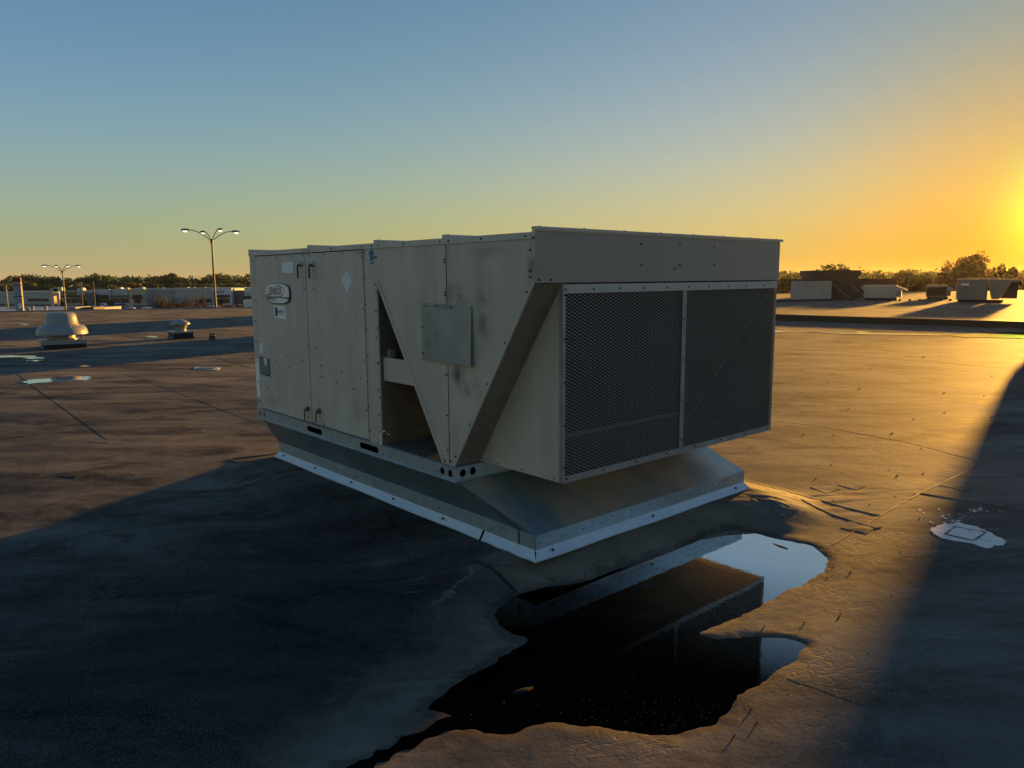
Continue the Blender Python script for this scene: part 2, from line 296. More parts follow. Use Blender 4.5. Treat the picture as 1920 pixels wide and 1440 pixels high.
# ================================================================== the roof
YAW = .7216; ORG = Vector((.1136, 3.6467, 0))
VX = Vector((math.cos(YAW), math.sin(YAW), 0)); UY = Vector((-math.sin(YAW), math.cos(YAW), 0))
_T = rng.random((64, 64))
def vnoise(x, y):
    x = np.asarray(x, float); y = np.asarray(y, float); xi = np.floor(x).astype(int); yi = np.floor(y).astype(int); fx = x - xi; fy = y - yi
    fx = fx * fx * (3 - 2 * fx); fy = fy * fy * (3 - 2 * fy)
    a = _T[yi % 64, xi % 64]; b = _T[yi % 64, (xi + 1) % 64]; c = _T[(yi + 1) % 64, xi % 64]; d = _T[(yi + 1) % 64, (xi + 1) % 64]
    return (a * (1 - fx) + b * fx) * (1 - fy) + (c * (1 - fx) + d * fx) * fy - .5
POOL_PX = [(975, 1112), (1020, 1099), (1070, 1094), (1110, 1083), (1160, 1063), (1240, 1040), (1290, 1018), (1330, 1000), (1380, 992), (1430, 1000), (1480, 1010), (1530, 1020),
    (1555, 1040), (1563, 1058), (1548, 1074), (1515, 1088), (1480, 1105), (1440, 1125), (1410, 1140), (1390, 1158), (1350, 1175), (1328, 1187), (1345, 1194), (1390, 1190), (1440, 1190), (1490, 1196), (1516, 1207),
    (1498, 1225), (1487, 1245), (1460, 1265), (1430, 1290), (1397, 1302), (1375, 1330), (1345, 1352), (1310, 1366), (1270, 1379), (1220, 1378), (1150, 1368), (1100, 1362), (1060, 1355), (1030, 1354), (990, 1365), (960, 1371),
    (910, 1377), (880, 1370), (850, 1374), (800, 1389), (740, 1410), (690, 1434), (640, 1462), (625, 1452), (700, 1414), (760, 1390), (805, 1366), (838, 1353), (848, 1343), (815, 1336), (795, 1330), (800, 1317), (830, 1300),
    (850, 1285), (900, 1255), (950, 1220), (978, 1203), (980, 1195), (950, 1186), (930, 1172), (922, 1155), (930, 1138), (950, 1125)]
POOL = np.array([ground(*p)[:2] for p in POOL_PX])
def pool_sd(x, y):
    """signed distance to the pool outline, positive inside"""
    x = np.asarray(x, float); y = np.asarray(y, float); d = np.full(x.shape, 1e9); ins = np.zeros(x.shape, bool)
    n = len(POOL)
    for i in range(n):
        ax, ay = POOL[i]; bx, by = POOL[(i + 1) % n]; ex, ey = bx - ax, by - ay
        t = np.clip(((x - ax) * ex + (y - ay) * ey) / (ex * ex + ey * ey), 0, 1)
        d = np.minimum(d, (x - ax - t * ex) ** 2 + (y - ay - t * ey) ** 2)
        if ay != by:
            c = ((ay > y) != (by > y)) & (x < (bx - ax) * (y - ay) / (by - ay) + ax); ins ^= c
    d = np.sqrt(d); return np.where(ins, d, -d)
def sstep(t, a, b): t = np.clip((t - a) / (b - a), 0, 1); return t * t * (3 - 2 * t)
WC = np.array(ground(1420, 950)[:2])       # puckered membrane by the curb corner
ISL2 = np.array(ground(986, 1294)[:2])
ISL = np.array(ground(1205, 1100)[:2])      # small mud bar standing out of the water
def terrain(x, y, sd=None):
    x = np.asarray(x, float); y = np.asarray(y, float)
    if sd is None: sd = pool_sd(x, y)
    h = .010 * vnoise(x * .45 + 7, y * .45 + 3) + .0055 * vnoise(x * 1.3 + 1, y * 1.3 + 9) + .0014 * vnoise(x * 3.7, y * 3.7) + .0004 * vnoise(x * 11, y * 11)
    near = sstep(-np.hypot(x, y), -16, -9); h = h * (.35 + .65 * near)
    # wrinkles running out from the curb corner
    ca, sa = math.cos(.35), math.sin(.35); a = (x - WC[0]) * ca + (y - WC[1]) * sa; b = -(x - WC[0]) * sa + (y - WC[1]) * ca
    wr = np.exp(-(a / .75) ** 2 - (b / .22) ** 2)
    h = h + wr * .022 * np.abs(vnoise(a * 3.2 + 5 + b * 2, b * 13 + 2 + a * 2)) + wr * .004
    lx = (x - ORG.x) * VX.x + (y - ORG.y) * VX.y; ly = (x - ORG.x) * UY.x + (y - ORG.y) * UY.y
    dc = np.hypot(np.maximum(np.maximum(.096 - lx, lx - 2.086), 0), np.maximum(np.maximum(.102 - ly, ly - 3.216), 0))
    apron = 1 - sstep(dc + .10 * vnoise(x * 1.7, y * 1.7), .03, .62)
    apron = apron * (1 - sstep(sd, -.22, .02))
    a2 = (x - ISL[0]) * .80 + (y - ISL[1]) * .60; b2 = -(x - ISL[0]) * .60 + (y - ISL[1]) * .80
    isl = .0165 * np.exp(-(a2 / .13) ** 2 - ((b2 - .25 * a2 * a2) / .026) ** 2)
    calm = sstep(sd, -.45, 0); h = h * (1 - .75 * calm) + .0012 * calm
    sd = sd + .05 * vnoise(x * 5 + 3, y * 5) + .025 * vnoise(x * 17, y * 17 + 5) + .012 * vnoise(x * 41, y * 41)
    h = h - sstep(sd, -.05, .10) * .012 + .0008 * vnoise(x * 25, y * 25) * calm * (1 - sstep(sd, .03, .2))
    h = h + isl + .0150 * np.exp(-(((x - ISL2[0]) * .85 + (y - ISL2[1]) * .53 + .03 * vnoise(x * 22, y * 22)) / .062) ** 2 - ((-(x - ISL2[0]) * .53 + (y - ISL2[1]) * .85 + .03 * vnoise(x * 19 + 4, y * 19)) / .018) ** 2)
    return h * (1 - .5 * apron) + RZ * (1 - apron)
def axis_lines(lo, a, b, hi, d, g=1.07, mx=1.3):
    mid = list(np.arange(a, b, d)); r = []; p = b; s = d
    while p < hi: r.append(p); s = min(s * g, mx); p += s
    l = []; p = a; s = d
    while p > lo: s = min(s * g, mx); p -= s; l.append(p)
    return np.array(l[::-1] + mid + r + [hi])
EDGE0 = ground(0, 585); EDGED = (ground(470, 577) - EDGE0).normalized(); EDGEN = Vector((-EDGED.y, EDGED.x, 0))
STEP0 = ground(1452, 600); STEP1 = ground(1920, 616); STEPD = (STEP1 - STEP0).normalized(); STEPN = Vector((-STEPD.y, STEPD.x, 0))
if STEPN.dot(Vector((1, 1, 0))) < 0: STEPN = -STEPN
if EDGEN.y < 0: EDGEN = -EDGEN
def dry(o):
    a = o.data.attributes.new('shore', 'FLOAT', 'POINT'); a.data.foreach_set('value', np.full(len(o.data.vertices), -9.)); return o
def grid_mesh(name, gx, gy, zf, m, cuts=(), smooth=True, attr=None):
    X, Y = np.meshgrid(gx, gy); nx, ny = len(gx), len(gy); x = X.ravel(); y = Y.ravel()
    sd = pool_sd(x, y) if attr else None
    z = zf(x, y, sd)
    idx = np.arange(nx * ny).reshape(ny, nx); q = np.stack([idx[:-1, :-1], idx[:-1, 1:], idx[1:, 1:], idx[1:, :-1]], -1).reshape(-1, 4)
    me = bpy.data.meshes.new(name); me.vertices.add(nx * ny); me.vertices.foreach_set('co', np.stack([x, y, z], -1).ravel())
    me.loops.add(q.size); me.loops.foreach_set('vertex_index', q.ravel()); me.polygons.add(len(q)); me.polygons.foreach_set('loop_start', np.arange(0, q.size, 4)); me.update(calc_edges=True)
    if attr: a = me.attributes.new('shore', 'FLOAT', 'POINT'); a.data.foreach_set('value', sd)
    me.materials.append(m)
    if cuts:
        bm = bmesh.new(); bm.from_mesh(me)
        for c0, n_ in cuts: bmesh.ops.bisect_plane(bm, geom=bm.verts[:] + bm.edges[:] + bm.faces[:], plane_co=c0, plane_no=n_, clear_outer=True)
        bm.to_mesh(me); bm.free()
    if smooth: me.polygons.foreach_set('use_smooth', [True] * len(me.polygons))
    o = bpy.data.objects.new(name, me); COL.objects.link(o); return o
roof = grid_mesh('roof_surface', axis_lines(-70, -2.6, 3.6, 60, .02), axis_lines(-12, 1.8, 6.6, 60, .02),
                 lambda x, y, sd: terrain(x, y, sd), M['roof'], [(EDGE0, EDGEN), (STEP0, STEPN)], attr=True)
roof['kind'] = 'structure'
# raised part of the roof beyond the divider
def upper(x, y, sd): return RZ + .185 + .006 * vnoise(x * .5, y * .5)
def clip_poly(pts, c0, n_):
    out = []
    for i in range(len(pts)):
        a, b = pts[i], pts[(i + 1) % len(pts)]; da, db = (a - c0).dot(n_), (b - c0).dot(n_)
        if da <= 0: out.append(a)
        if da * db < 0: out.append(a.lerp(b, da / (da - db)))
    return out
ur = grid_mesh('upper_roof_surface', np.arange(-14, 90, .9), np.arange(-14, 75, .9), upper, M['roof'], [(EDGE0 + EDGEN * 5.5, EDGEN), (STEP0, -STEPN)]); ur['kind'] = 'structure'; dry(ur)
mb = MB(); a = STEP0 - STEPD * 26; b = STEP0 + STEPD * 45
Ms = Matrix.Translation(a) @ Matrix.Rotation(math.atan2(STEPD.y, STEPD.x), 4, 'Z')
L_ = (b - a).length; sgn = 1 if (Matrix.Rotation(math.atan2(STEPD.y, STEPD.x), 3, 'Z') @ Vector((0, 1, 0))).dot(STEPN) > 0 else -1
for i in range(24):     # upstand in slightly uneven lengths
    x0 = L_ * i / 24; x1 = L_ * (i + 1) / 24
    y0, y1 = sorted((-sgn * (.05 + .01 * random.random()), sgn * .25)); mb.box(x0, x1, y0, y1, -.06, .205 + .008 * random.random(), Ms)
o = mb.build('roof_divider', M['flashblack']); o['kind'] = 'structure'
# building body under the roof
mb = MB(); pl = [Vector((-70, -12, 0)), Vector((90, -12, 0)), Vector((90, 75, 0)), Vector((-70, 75, 0))]
pl = clip_poly(pl, EDGE0, EDGEN); mb.prism([(p.x, p.y) for p in pl], 'z', -6.9, -.25)
o = mb.build('building_walls', mat('wall_grey', (.28, .27, .25), .8, var=.2, scale=1)); tag(o, 'big flat-roofed building whose roof the camera stands on', 'building')
mb = MB(); e0 = EDGE0 - EDGED * 50; Me = Matrix.Translation(e0) @ Matrix.Rotation(math.atan2(EDGED.y, EDGED.x), 4, 'Z')
for i in range(45): mb.box(i * 3.05, i * 3.05 + 3.03, -.02, .16, -.4, .04 + .01 * random.random(), Me)
o = mb.build('roof_edge', mat('edge_metal', (.20, .21, .22), .5, .3), kind='structure')

# laid-on membrane pieces
def lay_quad(name, corners, m, t=.004, parent=roof, n=10, bulge=.0, rnd=.05, zf=None):
    """bilinear quad with rounded corners lying on the terrain"""
    P = [np.array(c[:2]) for c in corners]; g = np.linspace(0, 1, n + 1); vs = []; 
    U_, V_ = np.meshgrid(g, g); u = U_.ravel() * 2 - 1; v = V_.ravel() * 2 - 1
    # squircle map softens the corners
    k = rnd; uu = u * (1 - k * v * v * u * u * .9); vv = v * (1 - k * u * u * v * v * .9)
    s = (uu + 1) / 2; r = (vv + 1) / 2
    xy = np.outer((1 - s) * (1 - r), P[0]) + np.outer(s * (1 - r), P[1]) + np.outer(s * r, P[2]) + np.outer((1 - s) * r, P[3])
    z = (terrain(xy[:, 0], xy[:, 1]) if zf is None else np.full(len(xy), zf)) + t
    if bulge: z = z + bulge * np.maximum(0, vnoise(xy[:, 0] * 9, xy[:, 1] * 14)) * 2 * (1 - u ** 4) * (1 - v ** 4)
    N = n + 1; vs = [(a, b, c) for (a, b), c in zip(xy, z)]; fs = [(j * N + i, j * N + i + 1, (j + 1) * N + i + 1, (j + 1) * N + i) for j in range(n) for i in range(n)]
    rim = [i for i in range(N)] + [j * N + n for j in range(1, N)] + [n * N + i for i in range(n - 1, -1, -1)] + [j * N for j in range(n - 1, 0, -1)]
    base = len(vs); vs += [(vs[i][0], vs[i][1], vs[i][2] - t - .008) for i in rim]; R = len(rim)
    fs += [(rim[i], rim[(i + 1) % R], base + (i + 1) % R, base + i) for i in range(R)]
    mb = MB(); mb.add(vs, fs); return dry(mb.build(name, m, parent))
def lay_strip(name, px, w_, m, t=.003, parent=roof, step=.06, jitter=.006, zf=None):
    pts = [np.array(ground(*p)[:2]) for p in px]; cl = []
    for a, b in zip(pts[:-1], pts[1:]):
        k = max(1, int(np.linalg.norm(b - a) / step)); cl += [a + (b - a) * i / k for i in range(k)]
    cl.append(pts[-1]); cl = np.array(cl); d = np.gradient(cl, axis=0); d /= np.linalg.norm(d, axis=1)[:, None] + 1e-9; nrm = np.stack([-d[:, 1], d[:, 0]], -1)
    ww = w_ / 2 + jitter * (rng.random(len(cl)) - .5); l = cl + nrm * ww[:, None]; r = cl - nrm * ww[:, None]
    rows = [(l, -.006), (l, t), (r, t), (r, -.006)]; N = len(cl); vs = []
    for P_, dz in rows:
        z = (terrain(P_[:, 0], P_[:, 1]) if zf is None else np.full(N, zf)) + dz; vs += [(a, b, c) for (a, b), c in zip(P_, z)]
    fs = [(k * N + i, k * N + i + 1, (k + 1) * N + i + 1, (k + 1) * N + i) for k in range(3) for i in range(N - 1)]
    mb = MB(); mb.add(vs, fs); return dry(mb.build(name, m, parent))
G = lambda *ps: [ground(*p) for p in ps]
for c, bu in [(G((1518, 913), (1537, 908), (1577, 917), (1549, 926)), .012), (G((1569, 909), (1583, 902), (1624, 911), (1607, 919)), .006), (G((1575, 990), (1594, 977), (1644, 988), (1625, 1002)), .003),
              (G((1757, 909), (1772, 906), (1821, 914), (1810, 921)), .004), (G((1405, 962), (1442, 956), (1499, 965), (1464, 982)), .014), (G((1388, 922), (1400, 904), (1487, 929), (1452, 946)), .012),
              (G((107, 892), (122, 885), (158, 889), (142, 898)), .003), (G((164, 829), (190, 823), (226, 822), (205, 831)), .002), (G((350, 806), (356, 803), (385, 803), (380, 807)), .002),
              (G((208, 1120), (262, 1094), (372, 1082), (385, 1108)), .004), (G((640, 1068), (700, 1050), (770, 1058), (725, 1080)), .003), (G((60, 640), (82, 632), (160, 634), (175, 644)), 0)]:
    lay_quad('membrane_patch', c, M['roof'], t=.0018, bulge=bu)
lay_quad('coated_patch', G((362, 692), (368, 688.5), (414, 689), (410, 694.5)), M['whitepaint'], t=.006)
lay_quad('membrane_patch', G((367, 692), (374, 689.7), (406, 690), (402, 693)), M['patch'], t=.011)
lay_strip('membrane_seam', [(20, 690), (60, 722), (205, 826)], .018, M['roof'], t=.0018)
lay_strip('membrane_seam', [(432, 860), (520, 905), (667, 968), (810, 1045), (900, 1085), (968, 1112)], .02, M['roof'], t=.005)
wt = lay_strip('wet_trail', [(640, 1462), (700, 1425), (765, 1392), (830, 1360), (870, 1345)], .050, M['water'], t=.0022, jitter=.035, step=.03)
lay_strip('membrane_seam', [(2000, 800), (1858, 862), (1726, 925), (1650, 967), (1560, 1022)], .008, M['flashblack'], t=.0015)
lay_strip('membrane_seam', [(1380, 906), (1450, 926), (1510, 945), (1577, 984), (1640, 990)][:3] + [(1580, 969), (1648, 990)], .055, M['roof'], t=.003)
lay_strip('membrane_seam', [(1400, 903), (1487, 927), (1560, 945), (1650, 967)], .012, M['roof'], t=.003)
lay_strip('membrane_seam', [(1726, 925), (1860, 948), (2000, 975)], .010, M['roof'], t=.003)
lay_strip('membrane_seam', [(1270, 1188), (1420, 1252), (1640, 1330), (1840, 1405), (1960, 1450)], .006, M['roof'], t=.0006)
lay_strip('membrane_seam', [(220, 628), (262, 632), (340, 650), (470, 690)], .02, M['roof'], t=.002)
lay_strip('membrane_seam', [(432, 860), (470, 856), (525, 850)], .015, M['roof'], t=.006)
for px in ([(0, 760), (120, 742), (300, 716), (470, 694)], [(0, 905), (150, 868), (330, 830), (500, 800)], [(230, 700), (350, 742), (480, 792)], [(1460, 660), (1600, 668), (1760, 680), (1925, 694)], [(1640, 640), (1560, 700), (1470, 760)], [(40, 1250), (300, 1180), (560, 1120), (760, 1075)]):
    lay_strip('membrane_seam', px, .012, M['roof'], t=.0012, step=.12)
lay_strip('membrane_seam', [(1450, 790), (1520, 797), (1700, 830), (1930, 890)], .006, M['roof'], t=.001)
# white coating splash on the right with a membrane patch set in it
cen = ground(1808, 1004); pts = [ground(*p) for p in [(1743, 992), (1770, 981), (1800, 980), (1835, 988), (1862, 998), (1882, 1010), (1878, 1022), (1852, 1029), (1826, 1021), (1790, 1016), (1762, 1009), (1748, 1001)]]
mb = MB(); ring = []
for i in range(len(pts)):
    a, b = pts[i], pts[(i + 1) % len(pts)]
    for k in range(10): p = a.lerp(b, k / 10); q = cen + (p - cen) * (1 + .20 * float(vnoise(p.x * 9, p.y * 9)) + .16 * float(vnoise(p.x * 31, p.y * 31)) + .05 * (random.random() - .5)); ring.append(q)
n = len(ring); rows = []
for s in (1.0, .66, .33): rows.append([cen + (q - cen) * s for q in ring])
vs = [(p.x, p.y, float(terrain(p.x, p.y)) + .003) for r_ in rows for p in r_] + [(cen.x, cen.y, float(terrain(cen.x, cen.y)) + .003)]
fs = [(k * n + i, k * n + (i + 1) % n, (k + 1) * n + (i + 1) % n, (k + 1) * n + i) for k in range(2) for i in range(n)] + [(2 * n + i, 2 * n + (i + 1) % n, 3 * n) for i in range(n)]
mb.add(vs, fs); mb.build('white_coating', M['whitepaint'], roof)
lay_quad('membrane_patch', G((1772, 1003), (1791, 989), (1848, 1000), (1825, 1015)), M['whitepaint'], t=.006, rnd=.1)
lay_strip('patch_edge', [(1772, 1003), (1791, 989), (1848, 1000), (1825, 1015), (1772, 1003)], .007, M['seam'], t=.008)
mb = MB()
for i in range(70):
    t = random.random(); px = 1765 + 75 * t + random.gauss(0, 5); py = (966 + 12 * math.sin(t * 5)) + random.gauss(0, 2.5)
    if random.random() < .3: px, py = random.uniform(1720, 1880), random.uniform(955, 982)
    p = ground(px, py); r = random.uniform(.003, .010); z = float(terrain(p.x, p.y)) + .002
    mb.add([(p.x + r * math.cos(k) * random.uniform(.5, 1.6), p.y + r * math.sin(k) * random.uniform(.6, 1.5), z) for k in (0, 1.05, 2.1, 3.14, 4.2, 5.2)], [(0, 1, 2, 3, 4, 5)])
mb.build('coating_drops', M['whitepaint'], roof, kind='stuff')

# ------------------------------------------------------------------ standing water
gx = np.arange(-1.8, 3.3, .03); gy = np.arange(1.6, 6.0, .03); X, Y = np.meshgrid(gx, gy)
S_ = pool_sd(X.ravel() + .015, Y.ravel() + .015).reshape(X.shape); mb = MB(); nx = len(gx)
WL = RZ - .0035
cells = [(j, i) for j in range(len(gy) - 1) for i in range(nx - 1) if S_[j, i] > -.10]
ids = {}
def vid(j, i):
    if (j, i) not in ids: ids[(j, i)] = len(mb.v); mb.v.append((gx[i], gy[j], WL))
    return ids[(j, i)]
for j, i in cells: mb.f.append((vid(j, i), vid(j, i + 1), vid(j + 1, i + 1), vid(j + 1, i)))
o = mb.build('puddle', M['water'], fix=False); o['kind'] = 'structure'
def far_puddle(px, z, h=.0):
    """thin sheet of water outlined by pixel bearings on the roof, with a ragged rim"""
    z += RZ; P_ = [ground(*p, z=z) for p in px]; c = sum(P_, Vector()) / len(P_); out = []
    for i in range(len(P_)):
        a, b = P_[i], P_[(i + 1) % len(P_)]
        for k in range(4): q = a.lerp(b, k / 4); out.append(q + Vector((random.gauss(0, .02), random.gauss(0, .03), 0)))
    mb = MB(); mb.add([(p.x, p.y, z) for p in out], [tuple(range(len(out)))]); o = mb.build('puddle', M['water']); o['kind'] = 'structure'
far_puddle([(-60, 668), (0, 666.8), (66, 666.6), (72, 668), (60, 669.4), (0, 670), (-60, 671)], .007)
far_puddle([(40, 671), (60, 669.6), (80, 670), (82, 671.4), (62, 672.6)], .007)
far_puddle([(49, 676), (66, 674.8), (86, 675.4), (88, 677), (68, 677.6)], .007)
far_puddle([(140, 686.6), (156, 685.2), (170, 685.8), (160, 687.2)], .007)
far_puddle([(40, 716), (56, 711.5), (100, 708.5), (140, 705), (165, 705.3), (173, 708), (164, 712), (130, 714), (90, 716), (55, 719)], .006)
far_puddle([(272, 631), (284, 629.6), (298, 631), (290, 632.4), (278, 632.2)], .007)
far_puddle([(33, 608.6), (44, 607.6), (56, 608), (50, 609.2)], .007)
far_puddle([(1440, 620), (1484, 619.6), (1483, 621), (1440, 624)], .008)
far_puddle([(1494, 621.6), (1540, 621), (1600, 623), (1640, 624.4), (1700, 625), (1740, 626), (1800, 628), (1760, 629), (1700, 628), (1640, 627), (1580, 626), (1530, 623.5)], .008)
far_puddle([(1588, 621), (1620, 621), (1636, 623), (1600, 623.4)], .008)
far_puddle([(1780, 629), (1830, 624.5), (1880, 622.5), (1990, 624), (1990, 640), (1920, 635), (1860, 632.5), (1810, 632.5)], .008)

# ================================================================== the rooftop unit (local frame: x = to the right-rear, y = along the doors away from the camera)
W_, L2, UR = 2.243, 3.386, .662
ZT, ZS, ZR0, ZR1 = 1.709, 1.684, .325, .409
def Rscrews(mb, pts, plane='A', r=.0055, h=.004, off=0.):
    for p in pts:
        if plane == 'A': mb.disc((off, p[0], p[1]), (-1, 0, 0), r, h, 6)
        elif plane == 'B': mb.disc((p[0], off, p[1]), (0, -1, 0), r, h, 6)
        else: mb.disc((p[0], p[1], off), (0, 0, 1), r, h, 6)
def boolean_cut(o, cutters):
    mo = []
    for c in cutters:
        m_ = o.modifiers.new('cut', 'BOOLEAN'); m_.object = c; m_.operation = 'DIFFERENCE'; m_.solver = 'EXACT'
    dg = bpy.context.evaluated_depsgraph_get(); dg.update(); me = bpy.data.meshes.new_from_object(o.evaluated_get(dg)); o.modifiers.clear(); o.data = me
    for c in cutters: bpy.data.objects.remove(c)

def build_unit():
    R = empty('rooftop_unit', ORG, YAW); B = M['beige']
    # --- base rail: hollow galvanised channel frame with lifting holes
    t = .004; bpy.context.view_layer.update()
    def cyl(c, ax, r, d=.06, slot=0):
        m2 = MB(); c = Vector(c); ax = Vector(ax)
        if slot:
            pts = [(c.y + sy * (slot / 2 - r) + r * math.cos(a), c.z + r * math.sin(a)) for sy, a0 in ((1, -90), (-1, 90)) for a in [math.radians(a0 + k * 30) for k in range(7)]]
            m2.prism(pts, 'x', c.x - d / 2, c.x + d / 2)
        else: m2.tube([c - ax * d / 2, c + ax * d / 2], r, 16)
        return m2.build('cut', B, R)
    for k, (x0, x1, y0, y1) in enumerate(((0, t, UR, L2), (W_ - t, W_, UR, L2), (t, W_ - t, UR, UR + t), (t, W_ - t, L2 - t, L2))):
        mb = MB(); mb.box(x0, x1, y0, y1, ZR0, ZR1 - .004); rail = mb.build('base_rail', M['galv'], R)
        if k < 2:
            cx_ = 0 if k == 0 else W_
            cut = [cyl((cx_, y, .365), (1, 0, 0), .021) for y in (.786, .712)] + [cyl((cx_, y, .363), (1, 0, 0), .017) for y in (3.335, 3.255)] + [cyl((cx_, y, .366), (1, 0, 0), .0205, slot=.235) for y in (2.37, 1.602)]
        elif k == 2: cut = [cyl((x, UR, .366), (0, 1, 0), .023) for x in (.055, .128, W_ - .055, W_ - .128)]
        else: continue
        bpy.context.view_layer.update(); boolean_cut(rail, cut)
        if len(rail.data.vertices) < 20: print('RAIL CUT FAILED', k)
    mb = MB()       # rail lips
    for z0, z1 in ((ZR0 - .004, ZR0), (ZR1 - .0035, ZR1)):
        mb.box(-.010, .03, UR - .010, L2 + .01, z0, z1); mb.box(W_ - .03, W_ + .01, UR - .01, L2 + .01, z0, z1); mb.box(.03, W_ - .03, UR - .01, UR + .03, z0, z1); mb.box(.03, W_ - .03, L2 - .03, L2 + .01, z0, z1)
    mb.box(-.006, -.0005, UR - .004, L2, ZR1 - .016, ZR1 - .0035)
    mb.build('rail_lip', M['galv'], R)
    mb = MB(); mb.box(.002, W_ - .002, UR, L2 - .005, ZR1, ZR1 + .006); mb.build('floor_pan', M['pan'], R)
    # --- cabinet core
    mb = MB(); mb.box(.012, W_ - .012, 1.452, 3.376, ZR1 + .006, 1.655); mb.build('cabinet', mat('cabinet_gap', (.05, .048, .04), .7), R)
    def sheet(name, y0, y1, z0, z1, m=None, x0=-.001, t=.012, bev=.002):
        b = MB(); b.box(x0, x0 + t, y0, y1, z0, z1); return b.build(name, m or B, R, bevel=bev)
    d1 = sheet('door', 2.397, 3.280, .420, 1.645, M['door'], -.004); d2 = sheet('door', 1.596, 2.388, .420, 1.645, M['door'], -.004)
    sheet('corner_post', 3.289, L2, ZR1, 1.655); sheet('corner_post', 1.560, 1.589, ZR1, 1.655, x0=.001); sheet('corner_post', 1.4385, 1.557, ZR1, 1.655, x0=-.001)
    # back and end walls
    b = MB(); b.box(W_ - .012, W_, 1.44, L2, ZR1, 1.655); b.build('wall_panel', B, R); b = MB(); b.box(.012, W_ - .013, L2 - .012, L2 - .001, ZR1, 1.655); b.build('wall_panel', B, R)
    b = MB(); b.box(.012, W_ - .013, 1.4395, 1.4515, ZR1 + .006, 1.655); b.build('inner_wall', M['brownwall'], R)
    # --- roof sheets, side trims and standing flanges
    b = MB(); b.box(.001, W_ - .001, .001, L2 - .001, 1.658, 1.676); b.build('roof_sheet', B, R)
    lips = [0.0, .716, 1.432, 2.33, L2 - .02]
    for y0, y1 in zip([.022, .716, 1.432, 2.33], [.714, 1.430, 2.328, L2]):
        for x0, x1 in ((-.007, .004), (W_ - .004, W_ + .007)):
            b = MB(); b.prism([(x0, 1.652), (x1, 1.652), (x1, 1.684), (x0 + .002, 1.684)] if x0 < 0 else [(x0, 1.652), (x1, 1.652), (x1 - .002, 1.684), (x0, 1.684)], 'y', y0, y1); b.build('roof_trim', M['beige'], R)
    for y in lips[1:]:
        b = MB(); b.box(-.004, W_ + .004, y - .004, y + .026, 1.677, 1.7035); b.build('roof_flange', B, R, bevel=.002)
    b = MB(); b.box(-.006, W_ + .02, -.016, .018, 1.694, 1.7095); b.box(-.003, W_ + .003, -.003, .02, 1.66, 1.692); b.build('roof_flange', B, R)
    # condenser fans on the top
    for x in (.62, 1.62):
        f = MB(); f.lathe([(.40, 0), (.40, .012), (.385, .012), (.385, 0)], (x, .74, 1.677), 32, cap=False); fo = f.build('fan_ring', M['frame'], R, smooth=True)
        g = MB()
        for k in range(1, 9): g.lathe([(.045 * k - .002, 0), (.045 * k - .002, .004), (.045 * k + .002, .004), (.045 * k + .002, 0)], (x, .74, 1.680), 24, cap=False)
        for k in range(6): a = k * math.pi / 6; g.box(-.385, .385, -.003, .003, 1.685, 1.688, Matrix.Translation((x, .74, 0)) @ Matrix.Rotation(a, 4, 'Z'))
        go = g.build('fan_grille', M['screw'], R, kind='stuff')
    # --- V-shaped condenser end panels, both sides
    for s in (0, 1):
        xa, xb = (-.001, .004) if s == 0 else (W_ - .004, W_ + .001)
        b = MB(); b.prism([(1.4365, 1.652), (.7115, 1.652), (.7155, ZR1 + .004), (.768, ZR1 + .004), (1.4365, 1.450)], 'x', xa, xb); b.build('end_panel', M['vpanel'] if s == 0 else B, R)
        b = MB(); b.prism([(.7085, 1.652), (.0, 1.652), (.0, 1.444), (.662, ZR1 + .004), (.7125, ZR1 + .004)], 'x', xa, xb); b.build('end_panel', M['vpanel'] if s == 0 else B, R)
    def along(p, q, w0, x0, x1, name, m):
        p, q = Vector(p), Vector(q); d = (q - p).normalized(); n = Vector((-d.y, d.x)) * w0
        b = MB(); b.prism([tuple(p), tuple(q), tuple(q + n), tuple(p + n)], 'x', x0, x1); return b.build(name, m, R)
    along((1.4365, 1.446), (.770, .415), -.022, -.009, -.001, 'edge_flange', B)
    along((0, 1.444), (.660, .415), .012, -.006, -.001, 'edge_flange', B)
    b = MB(); b.box(-.003, .001, .7085, .7120, ZR1 + .02, 1.650); b.build('fold_seam', M['cut'] if 'cut' in M else mat('dark_seam', (.03, .03, .028), .8), R)  # dark strip down the joint between the two end panels
    # cover plate, slightly sprung away at its right edge
    b = MB(); b.add([(-.006, .953, 1.328), (-.010, .484, 1.324), (-.030, .472, 1.000), (-.007, .955, .998), (-.0035, .953, 1.328), (-.0075, .484, 1.324), (-.0275, .472, 1.000), (-.0045, .955, .998)],
                    [(0, 1, 2, 3), (7, 6, 5, 4), (0, 4, 5, 1), (1, 5, 6, 2), (2, 6, 7, 3), (3, 7, 4, 0)]); cp = b.build('cover_plate', M['patchplate'], R); cp['label'] = 'bare grey metal cover plate screwed over the seam'
    # sloped coil housings
    def slab(p, q, x0, x1, t, m, name, off=0.):
        p, q = Vector(p), Vector(q); d = (q - p).normalized(); n = Vector((-d.y, d.x)); 
        b = MB(); b.prism([tuple(p + n * off), tuple(q + n * off), tuple(q + n * (off + t)), tuple(p + n * (off + t))], 'x', x0, x1); return b.build(name, m, R)
    slab((.008, 1.442), (.665, ZR1 + .005), .004, .215, .03, M['coilside'], 'coil_end')
    slab((.008, 1.442), (.665, ZR1 + .005), W_ - .215, W_ - .004, .03, M['coilside'], 'coil_end')
    slab((.010, 1.440), (.663, ZR1 + .008), .216, W_ - .216, .03, M['coil'], 'condenser_coil', -.012 + .012)
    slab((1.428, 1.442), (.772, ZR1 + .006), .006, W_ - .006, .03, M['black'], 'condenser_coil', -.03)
    b = MB(); b.box(.216, W_ - .216, .60, .628, .465, .487); b.build('coil_support', mat('support_steel', (.13, .13, .12), .6), R)
